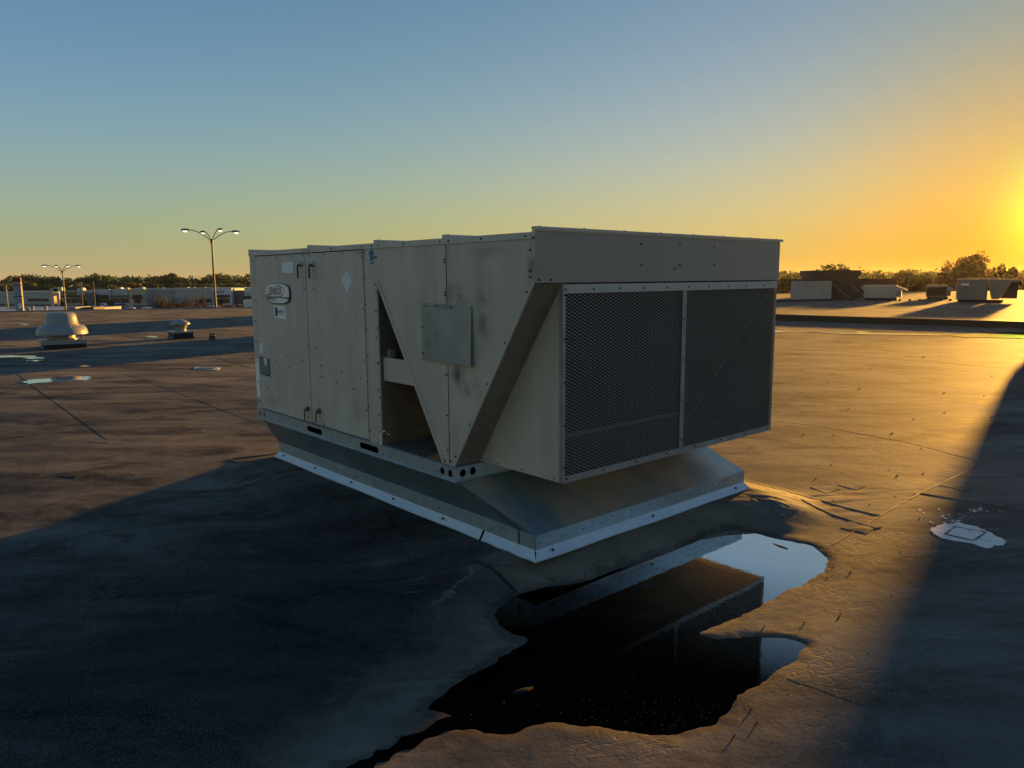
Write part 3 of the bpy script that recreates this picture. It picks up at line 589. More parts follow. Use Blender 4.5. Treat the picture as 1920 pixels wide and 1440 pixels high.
    # opening between doors and V: rail, shelf, dark inside
    b = MB(); b.box(.030, .055, .9, 1.4385, .825, .973); b.build('cross_rail', B, R)
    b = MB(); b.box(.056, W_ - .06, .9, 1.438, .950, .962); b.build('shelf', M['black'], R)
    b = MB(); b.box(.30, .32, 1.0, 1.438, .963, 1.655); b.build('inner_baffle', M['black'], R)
    b = MB(); b.box(.06, .10, 1.405, 1.437, .973, 1.02); b.build('bracket', M['frame'], R)
    b = MB(); b.box(.02, W_ - .06, 1.425, 1.439, ZR1 + .007, .50); b.build('inner_kick', M['brownwall'], R)
    b = MB(); b.tube([(.05, 1.428, .47), (.02, 1.432, .50), (.0, 1.436, .495), (-.006, 1.440, .48), (-.004, 1.441, .44), (-.006, 1.44, .41)], .006, 6); b.build('sealant_drip', M['white_lbl'], R)
    # --- fascia
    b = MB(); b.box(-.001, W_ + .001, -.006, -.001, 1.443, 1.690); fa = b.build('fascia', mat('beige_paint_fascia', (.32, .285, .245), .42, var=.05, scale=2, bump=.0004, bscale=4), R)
    b = MB(); b.box(.0, W_, .0, .15, 1.440, 1.443); b.build('fascia_return', M['coilside'], R)
    # --- guard box
    V1, V2, ZM = .184, 2.224, .421
    for x0, x1 in ((V1, V1 + .003), (V2 - .003, V2)):
        b = MB(); b.prism([(.004, 1.436), (.004, ZM), (.668, ZM), (.672, .428)], 'x', x0, x1); b.build('guard_side', B, R)
    b = MB(); b.box(V1, V2, .004, .668, ZM - .004, ZM - .0005); b.build('guard_bottom', B, R)
    shade_m = mat('shaded_inside', (.035, .030, .027), .8, var=.4, scale=6)  # dark sheets added inside the guard, its shade put into their colour
    for x0, x1 in ((V1 + .004, V1 + .006), (V2 - .006, V2 - .004)): b = MB(); b.prism([(.008, 1.425), (.008, ZM + .002), (.655, ZM + .002)], 'x', x0, x1); b.build('inner_shade_sheet', shade_m, R)
    b = MB(); b.box(V1 + .007, V2 - .007, .01, .655, ZM, ZM + .002); b.build('inner_shade_sheet', shade_m, R)
    b = MB(); b.prism([(.012, 1.427), (.655, .430), (.655, .426), (.008, 1.427)], 'x', W_ - .214, V2 - .007); b.build('inner_shade_sheet', shade_m, R)
    along((.004, 1.430), (.668, .428), .014, V1 - .006, V1 - .0005, 'guard_edge', M['coilside'])
    b = MB(); b.prism([(.0, ZM - .002), (.664, ZM - .002), (.664, ZM + .022), (.0, ZM + .022)], 'x', V1 - .003, V1 - .0005); b.build('guard_edge', B, R)
    Fm = M['frame']
    b = MB(); b.box(V1 - .004, V1 + .022, -.004, .0, ZM - .003, 1.434); b.box(V1 - .004, V1 - .001, -.004, .018, ZM - .003, 1.434); b.build('guard_frame', Fm, R)
    b = MB(); b.box(V2 - .012, V2 + .004, -.004, .0, ZM - .003, 1.434); b.build('guard_frame', Fm, R)
    b = MB(); b.box(1.178, 1.196, -.005, -.001, ZM + .012, 1.392); b.box(1.199, 1.216, -.004, -.001, ZM + .012, 1.392); b.build('guard_frame', Fm, R)
    b = MB(); b.box(V1 + .004, V2 + .004, -.0085, -.0045, 1.388, 1.434); b.build('guard_frame', mat('top_strip', (.48, .47, .43), .5, .1, var=.15, scale=12), R)
    b = MB(); b.box(V1 + .022, V2 - .012, -.004, .0, ZM, ZM + .028); b.box(V1, V2, -.007, -.004, ZM - .006, ZM + .010); b.build('guard_frame', Fm, R)
    # expanded metal, two sheets: zig-zag strands
    for x0, x1, pw, ph in ((V1 + .018, 1.180, .0385, .0180), (1.212, V2 - .010, .0385, .0180)):
        vs = []; fs = []; nx_ = int(round((x1 - x0) / pw)); pw2 = (x1 - x0) / nx_; z0, z1 = ZM + .015, 1.395; nz_ = int(round((z1 - z0) / ph)); ph2 = (z1 - z0) / nz_; hw = .0019
        for k in range(nz_ + 1):
            # each strand goes up and down between rows; neighbours touch at the knuckles
            zb = z0 + k * ph2
            for sgn_ in (1, -1):
                if (k == 0 and sgn_ < 0) or (k == nz_ and sgn_ > 0): continue
                prof = []
                for i in range(nx_ + 1):
                    xc = x0 + i * pw2
                    prof += [(xc - .0055, 0.0015), (xc + .0055, 0.0015)] if True else []
                    prof += [(xc + pw2 / 2 - .004, ph2 / 2 - .0010), (xc + pw2 / 2 + .004, ph2 / 2 - .0010)]
                prof = [(min(max(x, x0), x1), z) for x, z in prof]
                o_ = len(vs)
                for x, z in prof:
                    zc = zb + sgn_ * z
                    vs += [(x, .004, zc - hw), (x, .004, zc + hw), (x, .0065, zc)]
                for i in range(len(prof) - 1):
                    a_, b_ = o_ + 3 * i, o_ + 3 * i + 3
                    fs += [(a_, b_, b_ + 1, a_ + 1), (a_ + 1, b_ + 1, b_ + 2, a_ + 2), (a_ + 2, b_ + 2, b_, a_)]
        mb = MB(); mb.v = vs; mb.f = fs; mb.build('expanded_mesh', M['mesh'], R, kind='stuff', fix=False)
    # --- screws
    mb = MB(); A = []
    for y in (3.24, 3.05, 2.85, 2.6, 2.43, 2.33, 2.1, 1.85, 1.66, 1.62): A.append((y, 1.632))
    for k in range(8):
        z = .45 + k * .165; A += [(3.325, z + .02), (3.272, z), (1.575, z + .03), (1.452, z - .01)]
        if k % 2: A += [(1.606, z)]
    A += [(2.411, 1.40), (2.275, 1.40), (2.411, .98), (2.275, .98), (2.78, .89), (2.97, .83), (2.73, .80), (2.5, .87), (3.22, .86), (2.21, .86), (1.92, .84), (1.66, .82), (2.22, .78), (1.99, .76), (1.77, .74), (2.9, .78), (3.15, .60), (2.36, .43), (2.2, .43)]
    for k in range(6): z = 1.60 - k * .22; A.append((1.432 if z > 1.44 else 1.44, z))
    for t_ in (.12, .33, .56, .78, .93): A.append((1.4365 + (.770 - 1.4365) * t_ - .02, 1.446 + (.415 - 1.446) * t_))
    for t_ in (.05, .3, .52, .75, .95): A.append((.660 * t_ + .022, 1.444 - 1.029 * t_ + .006))
    for z in (1.57, 1.555, 1.39, 1.375, .93, .70, .50): A.append((.722, z))
    A += [(.695, .44), (.76, .44), (.03, 1.60), (.03, 1.50), (.03, 1.47)]
    Rscrews(mb, A, 'A', off=-.004)
    Rscrews(mb, [(y, 1.667) for y in (3.36, 2.40, 2.36, 2.32, 1.60, 1.48, 1.40, 1.12, .76, .68, .4, .06, 3.0, 2.0)], 'A', off=-.006)
    Rscrews(mb, [(y, z) for y, z in ((.90, 1.312), (.80, 1.315), (.66, 1.31), (.938, 1.19), (.492, 1.17), (.937, 1.04))], 'A', off=-.012)
    Rscrews(mb, [(y, .417 + .012) for y in (.95, .88, 1.0, .75)], 'A', off=-.002)
    Rscrews(mb, [(y, .355) for y in (.825, .75, 1.35, 1.42, 2.1, .68, 3.36)], 'A', r=.004, off=0)
    Rscrews(mb, [(.786, 1.647), (.79, 1.532), (1.132, 1.649), (1.473, 1.648), (1.479, 1.536), (1.137, 1.534), (1.09, 1.515), (.02, 1.457), (.10, 1.457)], 'B', r=.006, off=-.006)
    Rscrews(mb, [(.20 + .205 * k, 1.408) for k in range(10)] + [(V1 + .01, .5 + .22 * k) for k in range(5)] + [(1.188, .5 + .24 * k) for k in range(4)] + [(V1 + .03 + .28 * k, ZM + .016) for k in range(8)], 'B', off=-.0088)
    Rscrews(mb, [(.03 + .31 * k, .0) for k in range(8)], 'C', off=1.7095)
    for y in lips[1:]: Rscrews(mb, [(.03, y + .01), (.8, y + .01), (1.6, y + .01)], 'C', off=1.7035)
    for p in [(.05, .44), (.3, .44), (.5, .435), (.64, .44)]: mb.disc((V1 - .003, p[0], p[1] - .005), (-1, 0, 0), .005, .004, 6)
    for t_ in (.2, .42, .6, .8): mb.disc((V1 - .006, .664 * t_ + .016, 1.436 - 1.0 * t_), (-1, 0, 0), .006, .005, 6)
    mb.build('screws', M['screw'], R, kind='stuff')
    # --- latches
    for (y, z, hang, mt, dr) in ((2.447, 1.573, .10, 'screw', d1), (2.268, 1.571, .10, 'screw', d2), (2.441, .520, .085, 'brass', d1), (2.262, .527, .085, 'brass', d2)):
        b = MB(); b.lathe([(.0, .0), (.017, .0), (.019, .010), (.013, .022), (.0, .024)], (0, 0, 0), 12, cap=False)
        Mx = Matrix.Translation((-.004, y, z)) @ Matrix.Rotation(-math.pi / 2, 4, 'Y'); b.v = [tuple(Mx @ Vector(p)) for p in b.v]; k_ = b.build('latch', M['knob' if mt == 'screw' else 'brass'], dr, smooth=True)
        b = MB(); b.tube([(-.03, y + .004, z - .004), (-.034, y + .010, z - .02), (-.033, y + .012, z - hang)], .006, 8); b.box(-.029, -.006, y - .012, y + .012, z - .018, z + .004); b.build('latch_handle', M[mt], dr)
    # --- labels. text runs along -y on the x=0 face
    def LM(y, z, d, rot=0.): return Matrix.Translation((-.0045 - d, y, z)) @ Matrix(((0, 0, -1, 0), (-1, 0, 0, 0), (0, 1, 0, 0), (0, 0, 0, 1))) @ Matrix.Rotation(rot, 4, 'Z')
    def flat(mb_, MM, pts, h=.001):
        n_ = len(pts); mb_.add([MM @ Vector((p[0], p[1], 0)) for p in pts] + [MM @ Vector((p[0], p[1], h)) for p in pts], [tuple(range(n_ - 1, -1, -1)), tuple(range(n_, 2 * n_))] + [(i, (i + 1) % n_, n_ + (i + 1) % n_, n_ + i) for i in range(n_)])
    def sq(wx, hy, n_=3.2, k=40): return [(wx * abs(math.cos(a)) ** (2 / n_) * (1 if math.cos(a) > 0 else -1), hy * abs(math.sin(a)) ** (2 / n_) * (1 if math.sin(a) > 0 else -1)) for a in [2 * math.pi * i / k for i in range(k)]]
    by, bz = 2.858, 1.358
    b = MB(); flat(b, LM(by, bz, 0), [(x * 1.03 + .004, y * 1.05 - .002) for x, y in sq(.205, .075)], .010); badge = b.build('maker_badge', M['navy'], d1)
    b = MB(); flat(b, LM(by, bz, .0101), sq(.203, .073), .002); b.build('badge_face', mat('badge_white', (.74, .75, .78), .35), badge)
    b = MB(); flat(b, LM(by, bz, .0122), [(-.200, -.005), (-.12, -.022), (-.02, -.028), (.10, -.026), (.203, -.024), (.202, -.042), (.11, -.036), (0, -.034), (-.09, -.044), (-.16, -.056), (-.19, -.045)], .0006); b.build('badge_band', M['teal'], badge)
    b = MB(); ring = [(.02 + .105 * math.cos(a), .016 + .045 * math.sin(a)) for a in [math.radians(-90 + 9 * i) for i in range(21)]]; ri = [(x * .965 - .000, .016 + (y - .016) * .86) for x, y in ring]
    ring = [(-.09, .016 - .042)] + ring + [(-.03, .016 + .046)]; ri = [(-.09, .016 - .040)] + ri + [(-.03, .016 + .043)]
    Mx = LM(by, bz, .0128); n_ = len(ring); b.add([Mx @ Vector((x, y, 0)) for x, y in ring + ri], [(i, i + 1, n_ + i + 1, n_ + i) for i in range(n_ - 1)])
    text_mb(b, 'LENNOX', LM(by, bz, .0130), .235, .062, (-.035, .018)); b.build('badge_lettering', M['maroon'], badge, fix=False)
    b = MB(); text_mb(b, 'Landmark', LM(by, bz, .0130), .085, .014, (-.05, -.050)); b.build('badge_lettering', M['teal'], badge, fix=False)
    b = MB(); flat(b, LM(2.855, 1.217, 0), [(-.10, .052), (.10, .046), (.108, -.050), (-.095, -.048)], .0008); st = b.build('service_sticker', M['white_lbl'], d1)
    b = MB()
    for cx_, cy_, r_ in ((-.058, .020, .022), (-.052, -.002, .026), (-.060, -.022, .020), (-.035, .004, .014)): flat(b, LM(2.855, 1.217, .0012), [(cx_ + r_ * math.cos(a), cy_ + .75 * r_ * math.sin(a)) for a in [k * math.pi / 6 for k in range(12)]], .0003)
    text_mb(b, 'aSAV', LM(2.855, 1.217, .0017), .095, .026, (.035, .006)); text_mb(b, 'MECHANICAL', LM(2.855, 1.217, .0017), .095, .008, (.035, -.018)); b.build('sticker_print', M['navy'], st, fix=False)
    b = MB(); flat(b, LM(2.68, 1.552, 0), [(-.09, .040), (-.04, .035), (.09, .040), (.088, -.03), (.075, -.042), (-.093, -.038)], .0008); nt_ = b.build('paper_note', M['pale_lbl'], d1)
    b = MB()
    for k in range(4): b.box(-.0062, -.0056, 2.60, 2.745, 1.575 - .016 * k, 1.577 - .016 * k)
    b.build('note_print', mat('faint_print', (.33, .38, .43), .6), nt_)
    b = MB(); flat(b, LM(1.806, 1.446, 0), [(0, .073), (.074, .012), (0, -.075), (-.073, .02)], .0008); b.build('diamond_sticker', mat('diamond_paint', (.62, .68, .74), .5), d2)
    post = R
    b = MB(); Mx = LM(1.490, 1.605, -.003); flat(b, Mx, [(0, .052), (.036, .012), (.020, .012), (.020, -.048), (-.020, -.048), (-.020, .012), (-.036, .012)], .0008); ar = b.build('arrow_sticker', M['blue'], R)
    b = MB(); text_mb(b, 'UP', LM(1.490, 1.572, -.0018), .024, .012); b.build('arrow_print', M['white_lbl'], ar, fix=False)
    b = MB(); flat(b, LM(3.18, .768, 0), [(-.098, .078), (.098, .07), (.098, -.074), (-.096, -.068)], .0008); dl = b.build('warning_label', M['navy'], d1)
    b = MB(); flat(b, LM(3.17, .808, .001), [(-.026, .030), (.030, .028), (.030, -.026), (-.026, -.026)], .0003)
    for k in range(9): b.box(-.0064, -.0058, 3.10, 3.155 if k < 4 else 3.26, .83 - .0145 * k, .8325 - .0145 * k)
    for k in range(4): b.box(-.0064, -.0058, 3.215, 3.265, .825 - .0145 * k, .8275 - .0145 * k)
    b.build('label_print', M['pale_lbl'], dl)
    b = MB(); flat(b, LM(3.17, .808, .0016), [(0, .022), (.006, .012), (.003, .0), (.007, -.02), (-.005, -.02), (-.003, 0), (-.006, .012)], .0003); b.build('label_print', M['navy'], dl)
    b = MB(); b.box(-.0022, -.0012, 3.306, 3.372, .50, .82); wl = b.build('serial_label', M['white_lbl'], R)
    b = MB()
    for k in range(12): b.box(-.0030, -.0023, 3.318, 3.360, .53 + .022 * k, .534 + .022 * k)
    b.build('label_print', M['pale_lbl'], wl)
    b = MB(); b.box(-.0055, -.0045, 3.215, 3.258, .868, .955); sl_ = b.build('small_label', M['pale_lbl'], d1)
    for y in (2.455, 2.215):
        b = MB(); text_mb(b, 'OPEN', LM(y, .452, .0003), .045, .010); b.v = b.v; b.build('stencil_print', M['navy'], d1 if y > 2.39 else d2, fix=False)
    return R
unit = build_unit()
tag(unit, 'big beige rooftop air-conditioning unit with two latched doors and a mesh-guarded front hood', 'air conditioner')

# ================================================================== curb adapter under it
def build_adapter():
    R = empty('curb_adapter', ORG, YAW); g = M['galv_soft']
    T = [(.02, .68), (W_ - .10, .68), (W_ - .10, 3.30), (.02, 3.30)]      # top ring  (x, y)
    Bt = [(.096, .102), (2.086, .102), (2.086, 3.216), (.096, 3.216)]; zt, zc, zf = ZR0 - .004, .129, .052
    names = ['front_slope', 'right_slope', 'rear_slope', 'left_slope']
    for i in range(4):
        j = (i + 1) % 4; b = MB(); nrm = Vector(((0, -1), (1, 0), (0, 1), (-1, 0))[i] + (0,)) * .002
        P = [Vector((*Bt[i], zc)), Vector((*Bt[j], zc)), Vector((*T[j], zt)), Vector((*T[i], zt))]
        N_ = 14; N2 = 6; vs = []
        for r in range(N2 + 1):
            for k in range(N_ + 1):
                s, t_ = k / N_, r / N2; p = P[0].lerp(P[1], s).lerp(P[3].lerp(P[2], s), t_)
                p = p + Vector((0, 0, .004 * float(vnoise(p.x * 2.2 + 4, p.y * 2.2 + 8)) * (1 - abs(2 * t_ - 1)))); vs.append(p)
        b.add(vs, [(r * (N_ + 1) + k, r * (N_ + 1) + k + 1, (r + 1) * (N_ + 1) + k + 1, (r + 1) * (N_ + 1) + k) for r in range(N2) for k in range(N_)])
        b.build('slope_sheet', M['galv_reflect'] if i == 0 else g, R, smooth=True)
        c0, c1 = Vector((*Bt[i], 0)), Vector((*Bt[j], 0)); b = MB()
        b.add([(p + nrm * k_) + Vector((0, 0, z)) for k_, z in ((1, zc + .001), (1, zf), (0, zf), (0, zc + .001)) for p in (c0, c1)], [(0, 1, 3, 2), (2, 3, 5, 4), (4, 5, 7, 6), (6, 7, 1, 0)])
        b.build('curb_flange', M['galv'], R)
        o0, o1 = [p + ((p - Vector((1.09, 1.66, 0))).normalized() * .0) for p in (c0, c1)]
        d = (c1 - c0).normalized(); out = nrm.normalized()
        b = MB(); e = .0
        seg = [(0, .86), (.866, 1.0)] if i == 3 else [(0, 1)]
        for s0, s1 in seg:
            a0, a1 = c0.lerp(c1, s0), c0.lerp(c1, s1); f0 = -.030 if s0 == 0 else 0; f1 = .030 if s1 == 1 else 0
            n_ = 12; vs = []
            for k in range(n_ + 1):
                p = a0.lerp(a1, k / n_); q = (a0 + d * f0).lerp(a1 + d * f1, k / n_); wv = .004 * math.sin(k * 1.3 + i)
                vs += [p - out * .002 + Vector((0, 0, zf + .004)), p + out * .006 + Vector((0, 0, zf - .012)), q + out * (.030 + wv) + Vector((0, 0, .004 + abs(wv) * .3)), q + out * (.028 + wv) + Vector((0, 0, -.004))]
            b = MB(); b.add(vs, [(4 * k + a, 4 * k + 4 + a, 4 * k + 5 + a, 4 * k + 1 + a) for k in range(n_) for a in range(3)]); b.build('white_flashing', M['flash'], R)
    b = MB(); b.box(.12, 2.06, .14, 3.19, -.13, zf); b.build('curb_body', M['flashblack'], R)
    mb = MB()
    for k in range(24): mb.disc((.094, .2 + k * .125, .112 if k % 2 else .085), (-1, 0, 0), .0035, .003, 6); mb.disc((.12 + k * .083, .100, .105 if k % 2 else .085), (0, -1, 0), .0035, .003, 6)
    for y in (3.1, 2.55, 2.0, 1.45, .9): mb.disc((.080, y, .035), (-1, 0, .4), .008, .005, 8)
    for x in (.2, 1.05, 1.95): mb.disc((x, .080, .035), (0, -1, .4), .008, .005, 8)
    mb.build('screws', M['screw'], R, kind='stuff')
    # corner joint cover strip on the ridge
    b = MB(); a = Vector((.096, .23, .129)); q = Vector((.088, .23, .052)); b.box(.088, .094, .225, .229, .052, .131); b.tube([(.093, .227, .131), (.068, .36, .19), (.058, .44, .225)], .0025, 6); b.build('sheet_joint', M['screw'], R)
    b = MB(); b.add([(.02, 3.36, zt), (.02, 3.30, zt), (.096, 3.216, zc), (.03, 3.34, .27)], [(0, 1, 2, 3)]); b.build('end_gusset', g, R)
    return R
adapter = build_adapter(); tag(adapter, 'galvanised sloping curb adapter with white flashing that the big unit stands on', 'roof curb')

# ================================================================== small roof vents
VP = mat('vent_paint', (.25, .26, .255), .42, var=.08, scale=6)
c = ground(119, 651)
R = empty('exhaust_fan', (c.x, c.y, RZ), .62, 'large mushroom-shaped exhaust fan on a square black curb, left side of the roof', 'roof vent'); R.scale = (.93, .93, 1.07)
mb = MB(); mb.prism([(-.50, -.02), (.50, -.02), (.44, .07), (-.44, .07)], 'y', -.5, .5); mb.box(-.46, .46, -.46, .46, 0, .09); mb.build('vent_curb', M['flashblack'], R)
mb = MB(); mb.box(-.50, .50, -.50, .50, .09, .175); mb.build('curb_cap', VP, R, bevel=.006)
mb = MB(); mb.lathe([(.34, .175), (.34, .20), (.30, .21), (.29, .33), (.40, .36)], n=36, cap=False); mb.build('fan_neck', VP, R, smooth=True)
mb = MB(); mb.lathe([(.565, .285), (.585, .295), (.575, .34), (.56, .40), (.52, .455), (.44, .485), (.40, .487), (.395, .50)], n=48, cap=False); mb.lathe([(.555, .287), (.50, .30), (.40, .42)], n=48, cap=False); mb.build('fan_skirt', VP, R, smooth=True)
mb = MB(); mb.lathe([(.415, .485), (.418, .50), (.385, .505), (.375, .52), (.355, .65), (.335, .72), (.315, .745), (.27, .765), (.0, .775)], n=48, cap=False); mb.build('fan_dome', VP, R, smooth=True)
mb = MB(); mb.tube([(.42, -.20, .17), (.40, -.22, .24), (.36, -.2, .31)], .018, 8); mb.build('cable_conduit', M['screw'], R)
mb = MB()
for k in range(10): a = k * .63; mb.disc((.50 * math.cos(a), .50 * math.sin(a), .463), (0, 0, 1), .010, .014, 6)
mb.build('screws', M['frame'], R, kind='stuff')
c = ground(339.5, 634.5)
R = empty('gravity_vent', (c.x, c.y, RZ), .70, 'small white mushroom vent on a black curb, right of the large exhaust fan', 'roof vent'); R.scale = (.93, .93, 1.06)
mb = MB(); mb.prism([(-.33, -.02), (.33, -.02), (.26, .07), (-.26, .07)], 'y', -.28, .28); mb.box(-.27, .27, -.27, .27, 0, .15); mb.build('vent_curb', M['flashblack'], R)
mb = MB(); mb.box(-.30, .30, -.30, .30, .15, .19); mb.build('curb_cap', VP, R, bevel=.004)
mb = MB(); mb.lathe([(.155, .19), (.15, .22), (.165, .28), (.20, .35), (.21, .36)], n=32, cap=False); mb.build('vent_neck', VP, R, smooth=True)
mb = MB(); mb.lathe([(.255, .355), (.27, .362), (.268, .39), (.24, .42), (.10, .475), (.04, .49), (0, .492)], n=36, cap=False); mb.lathe([(.262, .36), (.2, .38), (0, .39)], n=36, cap=False); mb.build('vent_cap', VP, R, smooth=True)
for k in range(3): a = k * 2.09 + .2; mb = MB(); mb.tube([(.15 * math.cos(a), .15 * math.sin(a), .20), (.25 * math.cos(a), .25 * math.sin(a), .37)], .006, 5); mb.build('cap_strut', M['frame'], R)
c = ground(398.5, 636.5)
R = empty('pipe_stack', (c.x, c.y, RZ), .3, 'short black pipe stub standing right of the small white vent', 'pipe')
mb = MB(); mb.lathe([(.10, -.01), (.085, .02), (.082, .155), (.07, .155), (.068, .05), (0, .05)], n=20, cap=False); mb.build('pipe', M['flashblack'], R, smooth=True)
mb = MB(); mb.lathe([(.088, .10), (.09, .115), (.088, .125)], n=20, cap=False); mb.build('pipe_clamp', M['frame'], R, smooth=True)

# ================================================================== debris by the puddle
bark = mat('twig_bark', (.035, .028, .022), .8)
def on_roof(px, py): p = ground(px, py); return Vector((p.x, p.y, float(terrain(p.x, p.y))))
a, b_ = ground(1449, 1018), ground(1477, 1028); mid = a.lerp(b_, .5) + Vector((.0, -.008, 0)); mb = MB(); mb.tube([a + Vector((0, 0, -.004)), mid + Vector((0, 0, -.001)), b_ + Vector((0, 0, -.004))], .0035, 6, .005)
tag(mb.build('twig', bark), 'dark bent twig lying in the bright far end of the puddle', 'twig')
lit = [((1434, 1175), (1428, 1183), 'dark stub of twig on the tan mud spit between the two puddle lobes'), ((1509, 1168), (1505, 1174), 'tiny dark chip lying on the dry roof near the right tip of the mud spit'), ((1577, 1150), (1573, 1159), 'small dark twig standing alone on the roof right of the mud spit'),
       ((1596, 1072), (1591, 1079), 'dark pebble on the lit roof just right of the puddle'), ((1408, 1332), (1403, 1340), 'upper of the two black stubs casting shadows below the lower puddle lobe'), ((1420, 1356), (1415, 1362), 'small dark crumb between the two black stubs below the puddle'), ((1377, 1380), (1371, 1390), 'lower of the two black stubs casting shadows below the lower puddle lobe')]
for p, q, lab in lit:
    p, q = on_roof(*p), on_roof(*q); mb = MB(); mb.tube([q + Vector((0, 0, .001)), p.lerp(q, .5) + Vector((0, 0, .003)), p + Vector((0, 0, .0045))], .0022, 6, .003); tag(mb.build('twig_stub', bark), lab, 'twig', 'loose bits lying about the puddle')
def pebbles(name, n, rg, m, lo, hi, z=None):
    mb = MB(); k = 0
    while k < n:
        px, py = rg(); p = ground(px, py)
        if z is not None and float(pool_sd(np.array([p.x]), np.array([p.y]))[0]) < .03: continue
        zz_ = float(terrain(p.x, p.y)) if z is None else z; r = random.uniform(lo, hi) * math.hypot(p.x, p.y) / 3.5; k += 1
        a = random.random() * 3; vs = []
        for (x, y, q) in ((1, 0, 0), (-.2, .8, 0), (-.9, -.3, 0), (.2, -.8, 0), (.1, .1, 1)): vs.append((p.x + r * (x * math.cos(a) - y * math.sin(a)), p.y + r * (x * math.sin(a) + y * math.cos(a)), zz_ + r * q * .9 - .0005))
        mb.add(vs, [(0, 1, 4), (1, 2, 4), (2, 3, 4), (3, 0, 4)])
    return mb.build(name, m, kind='stuff')
pebbles('grit', 130, lambda: (random.uniform(1100, 1920), random.uniform(880, 1430)), bark, .0018, .005)
pebbles('grit', 22, lambda: (random.uniform(1480, 1920), random.uniform(640, 900)), bark, .003, .006)
pebbles('grit', 150, lambda: (random.uniform(0, 1000), random.uniform(900, 1430)), mat('pale_grit', (.3, .28, .24), .8), .0012, .003)
pebbles('floating_grit', 300, lambda: (random.gauss(1180, 150), random.gauss(1345, 26)), mat('wet_grit', (.5, .42, .3), .25), .0008, .0025, WL)
pebbles('floating_grit', 130, lambda: (random.uniform(860, 1560), random.uniform(1030, 1360)), mat('wet_chip', (.55, .5, .4), .25), .0008, .0028, WL)

